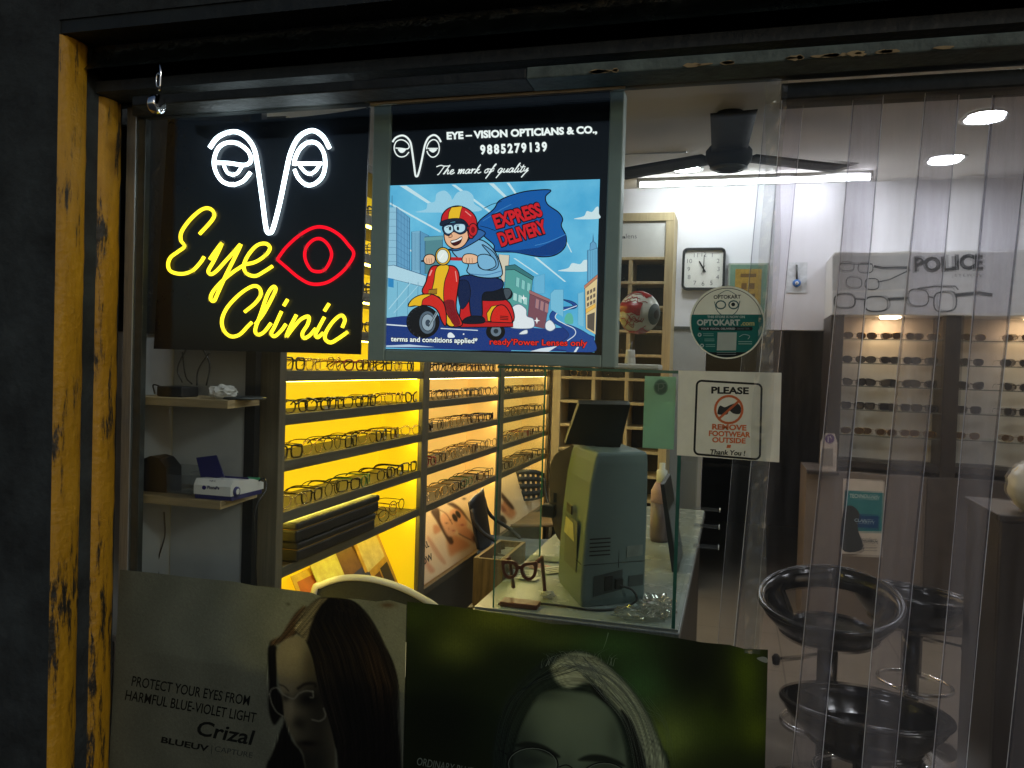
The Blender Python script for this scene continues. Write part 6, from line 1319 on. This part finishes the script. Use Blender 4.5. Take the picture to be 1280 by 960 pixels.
def rimart(cx_, cy_, rx, ry, wd): a.stroke(C7([(cx_ + math.copysign(abs(math.cos(k * .2618)) ** .7, math.cos(k * .2618)) * rx, cy_ + math.copysign(abs(math.sin(k * .2618)) ** .7, math.sin(k * .2618)) * ry) for k in range(24)]), wd, G_, closed=True)
rimart(185, 110, 30, 18, 1.0); rimart(262, 112, 30, 20, 1.0); a.stroke(C7([(295, 105), (330, 112), (425, 116), (430, 130)]), 3.2, G_); a.stroke(C7([(155, 100), (290, 96)]), 1.4, G_)
rimart(215, 172, 32, 22, 1.0); rimart(288, 176, 28, 22, 1.2); a.stroke(C7([(310, 168), (355, 160), (425, 128)]), 1.4, G_)
rimart(178, 246, 42, 28, 2.0); rimart(305, 256, 46, 30, 2.0); a.stroke(C7([(220, 236), (262, 238)]), 2, G_); a.stroke(C7([(350, 238), (430, 236)]), 3.6, G_)
rimart(470, 232, 44, 34, 1.6); rimart(575, 248, 40, 40, 2.0); a.stroke(C7([(612, 225), (715, 212), (770, 220)]), 4.2, G_); a.stroke(C7([(470, 195), (540, 185), (610, 190), (622, 204)]), 1.8, G_); a.stroke(C7([(510, 225), (538, 232)]), 2, G_)
a.build('header_picture', sg)
a = Art('y', YF - .014, -.0004, ('print', 0)); a.text('POLICE', (1141, 340), (1229, 337), 18, (34, 40, 46), .05)
a.text('EYEWEAR', (1190, 347.5), (1228, 346.5), 3.2, (90, 94, 98), .0, 1.6); a.build('header_lettering', sg)
# sunglasses
sl_dark = solid('dark_lens', (.02, .02, .022), .08, var=.1); sl_br = solid('brown_lens', (.07, .035, .015), .08, var=.1)
shp = [('black square', make_specs('square', sp_black, .0026, sl_dark, big=1.1, name='sunglasses', cat='sunglasses', grp='sunglasses in the cabinet')), ('dark aviator', make_specs('oval', sp_black, .0016, sl_dark, big=1.12, name='sunglasses', cat='sunglasses', grp='sunglasses in the cabinet')),
       ('brown lensed', make_specs('oval', sp_gold, .0016, sl_br, big=1.1, name='sunglasses', cat='sunglasses', grp='sunglasses in the cabinet')), ('black cat eye', make_specs('cat', sp_black, .0026, sl_dark, big=1.1, name='sunglasses', cat='sunglasses', grp='sunglasses in the cabinet'))]
usd = set(); kk = 0
for bi, (l_, r_, bn) in enumerate(((xa, xb, 'bay beside the charm'), (xc, xd, 'bay beyond the dark divider'))):
    for ti, py in enumerate((423.5, 454, 483, 513, 545)):
        for c_i in range(4):
            si = [2, 1, 0, 3, 1, 0, 2, 0, 3, 1][(kk * 7 + c_i * 3 + ti) % 10]; kk += 1
            nm, prx = shp[si]; o_ = prx if si not in usd else copy_tree(prx); usd.add(si)
            o_.location = (l_ + .075 + (r_ - l_ - .15) * c_i / 3 + random.uniform(-.006, .006), YF + .07 + random.uniform(-.01, .02), Zp(1100, py) + .001); o_.rotation_euler = (0, 0, R(-90) + random.uniform(-.12, .12))
            o_['label'] = '%s sunglasses, %s from left, %s glass shelf, %s' % (nm, ORD[c_i], ORD[ti], bn)
# poster on the base, little standee
pp = thing('base_poster', 'teal and white lens poster on the beige base under the sunglasses', 'poster', P(1078, 692, 'y', YF - .003))
a = Art('y', YF - .003, -.0005, ('print', 0)); a.poly([(1054, 598), (1104, 600), (1102, 694), (1051, 692)], (214, 206, 196)); a.poly([(1056, 613), (1103, 614), (1102, 664), (1054, 664)], (56, 132, 140)); a.poly([(1064, 642), (1098, 643), (1097, 660), (1063, 659)], (30, 78, 128))
a.poly([(1054, 640), (1064, 632), (1074, 642), (1072, 660), (1078, 686), (1052, 686)], (60, 66, 72), True)
a.build('print', pp)
a = Art('y', YF - .006, -.0003, ('print', 0)); a.text('TECHNOLOGY', (1062, 622), (1098, 623), 5, (190, 220, 220), .02); a.text('comfort', (1075, 676), (1096, 677), 5, (70, 80, 90), .03); a.text('CLARITY', (1068, 652), (1092, 653), 4, (170, 200, 220), .02)
for k in range(2): a.stroke([(1076, 681 + 4 * k), (1095, 681.5 + 4 * k)], .9, (120, 126, 130))
a.build('lettering', pp)
sd = thing('counter_standee', 'small white standee with a purple round top on the cabinet base edge', 'standee', (X(1034), YF - .03, zbt))
sx0, sx1 = X(1024, 580), X(1045, 580)
pts = [Vector((sx0, YF - .02, zbt + .001)), Vector((sx1, YF - .02, zbt + .001)), Vector((sx1, YF - .02, Zp(1035, 552))), Vector(((sx0 + sx1) / 2 + .03, YF - .02, Zp(1035, 541))), Vector(((sx0 + sx1) / 2 - .02, YF - .02, Zp(1035, 541))), Vector((sx0, YF - .02, Zp(1035, 552)))]
MB().box((X(1012), YF - .05, zbt - .02), (X(1052), YF - .001, zbt), dark_wood).build('ledge', sd)
MB().prism(pts, (0, .004, 0), pr((216, 208, 200))).build('board', sd)
a = Art('y', YF - .021, -.0004, ('print', 0)); a.disc((1037, 548), 6, 6, (92, 66, 128)); a.stroke([(1035, 552), (1035, 546), (1038, 545), (1039, 548)], 1, (230, 226, 236)); a.poly([(1027, 560), (1041, 560), (1041, 582), (1026, 582)], (150, 146, 142))
a.build('print', sd)

# ------------------------------------------------------------------ bar stools
def stool(lbl, c, seat_z, rz, ring=True, sc_=1.0):
    t_ = thing('bar_stool', lbl, 'bar stool', (0, 0, 0), 'black bucket bar stools')
    def prof(th):                               # th = 0 at the back (+y)
        bk = .5 + .5 * math.cos(th); return .035 + (.115 if ring else .05) * bk ** 1.2
    def sh(u, v):
        th = u * 2 * math.pi; rm = prof(th); r_ = .03 + .185 * min(1, v * 1.12) ** .95 + (.012 * max(0, v - .8) * 5)
        zz = -.062 + .045 * v + (rm + .03) * max(0, (v - .45) / .55) ** 1.6
        return Vector((math.sin(th) * r_ * 1.06, math.cos(th) * r_, seat_z + zz))
    o_ = MB().grid(sh, 40, 14, black_lea, skip=(lambda i, j: (i < 6 or i >= 34) and 9 <= j <= 11) if ring else None).build('shell', t_)
    md = o_.modifiers.new('s', 'SOLIDIFY'); md.thickness = .016
    rim = [sh(k / 40, 1.0) for k in range(40)]
    MB().tube(rim, .0105, black_lea, 8, closed=True).build('rim', t_)
    MB().lathe([(0, -.02), (.15, -.02), (.172, -.006), (.168, .012), (.12, .022), (0, .018)], black_lea, (0, 0, seat_z - .02), 32).build('cushion', t_)
    MB().lathe([(.035, seat_z - .09), (.035, .32), (.028, .32), (.028, .05)], chrome if False else solid('dark_chrome', (.12, .12, .12), .2, .9), (0, 0, 0), 20).build('column', t_)
    MB().lathe([(.03, .06), (.06, .045), (.18, .018), (.2, .008), (.2, .001), (0, .001)], chrome, (0, 0, 0), 36).build('base', t_)
    fr = [Vector((.145 * math.sin(k * .2618), -.04 - .12 * math.cos(k * .2618), .26)) for k in range(24)]
    MB().tube(fr, .008, chrome, 8, closed=True).tube([(0, .06, .26), (0, 0, .26)], .008, chrome).build('footrest', t_)
    MB().tube([(-.03, -.02, seat_z - .10), (-.15, -.10, seat_z - .115)], .005, black_pl).lathe([(0, -.02), (.012, -.015), (.016, .01), (.006, .022), (0, .022)], black_pl, (-.16, -.107, seat_z - .12), 12).build('lever', t_)
    t_.location = c; t_.rotation_euler = (0, 0, rz); t_.scale = (sc_,) * 3; return t_
q1 = P(1035, 800, 'z', .55); stool('black bucket bar stool with an open back, left of the other stools', (q1.x, q1.y, 0), .60, R(-12))
q2 = P(1080, 890, 'z', .47); stool('low black bucket bar stool nearest the doorway, its seat turned away', (q2.x, q2.y, 0), .415, R(168), False)
q3 = P(1150, 800, 'z', .52); stool('black bucket bar stool behind the other two, blurred by the strips', (q3.x + .02, q3.y + .25, 0), .56, R(140), False)

# dark cupboard and bag at the right edge
xc0 = P(1246, 720, 'y', 1.25).x; zc0 = P(1262, 640, 'y', 1.3).z
dc = thing('dark_cupboard', 'dark waist high cupboard at the right edge of the doorway view', 'cupboard', (xc0 + .3, 1.6, 0))
MB().box((xc0, 1.25, 0), (xc0 + .55, 1.62, zc0 - .025), dark_wood, .004).build('body', dc); MB().box((xc0 - .01, 1.24, zc0 - .024), (xc0 + .56, 1.63, zc0), dark_wood, .004).build('top', dc)
m, t, o = newmat('printed_bag'); tc = N(t, 'ShaderNodeTexCoord'); nz = N(t, 'ShaderNodeTexNoise', Scale=7.0, Detail=2.0); t.links.new(tc.outputs['Object'], nz.inputs['Vector'])
rp = N(t, 'ShaderNodeValToRGB'); rp.color_ramp.interpolation = 'CONSTANT'; rp.color_ramp.elements[0].color = (.72, .71, .66, 1); rp.color_ramp.elements[1].position = .56; rp.color_ramp.elements[1].color = (.75, .50, .03, 1)
p = N(t, 'ShaderNodeBsdfPrincipled', Roughness=.3); t.links.new(nz.outputs[0], rp.inputs[0]); t.links.new(rp.outputs[0], p.inputs['Base Color']); t.links.new(p.outputs[0], o.inputs[0])
bq = P(1284, 610, 'y', 1.36)
tag(crumple((bq.x + .01, 1.36, zc0 + .085), .075, .07, .085, m, 4, 4, .10).build('plastic_bag'), 'white and yellow plastic bag on the dark cupboard by the doorway', 'bag')
# dim back room furniture
dk = thing('back_room_desk', 'dark desk standing in the dim room beyond the white wall', 'desk', (.1, 5.4, 0))
x_d = P(905, 620, 'y', 5.2).x
MB().box((x_d - .45, 5.1, .72), (x_d + .35, 5.7, .75), dark_wood).build('desktop', dk)
for sx in (x_d - .43, x_d + .30):
    for sy in (5.12, 5.64): MB().box((sx, sy, 0), (sx + .04, sy + .04, .7195), dark_wood).build('leg', dk)
# unused spectacle kinds would float at the origin: remove them
for i, (nm, pr_) in enumerate(protos):
    if i not in used:
        for ch in list(pr_.children): bpy.data.objects.remove(ch)
        bpy.data.objects.remove(pr_)
for o_ in list(bpy.data.objects):
    if '_o' in o_: del o_['_o']
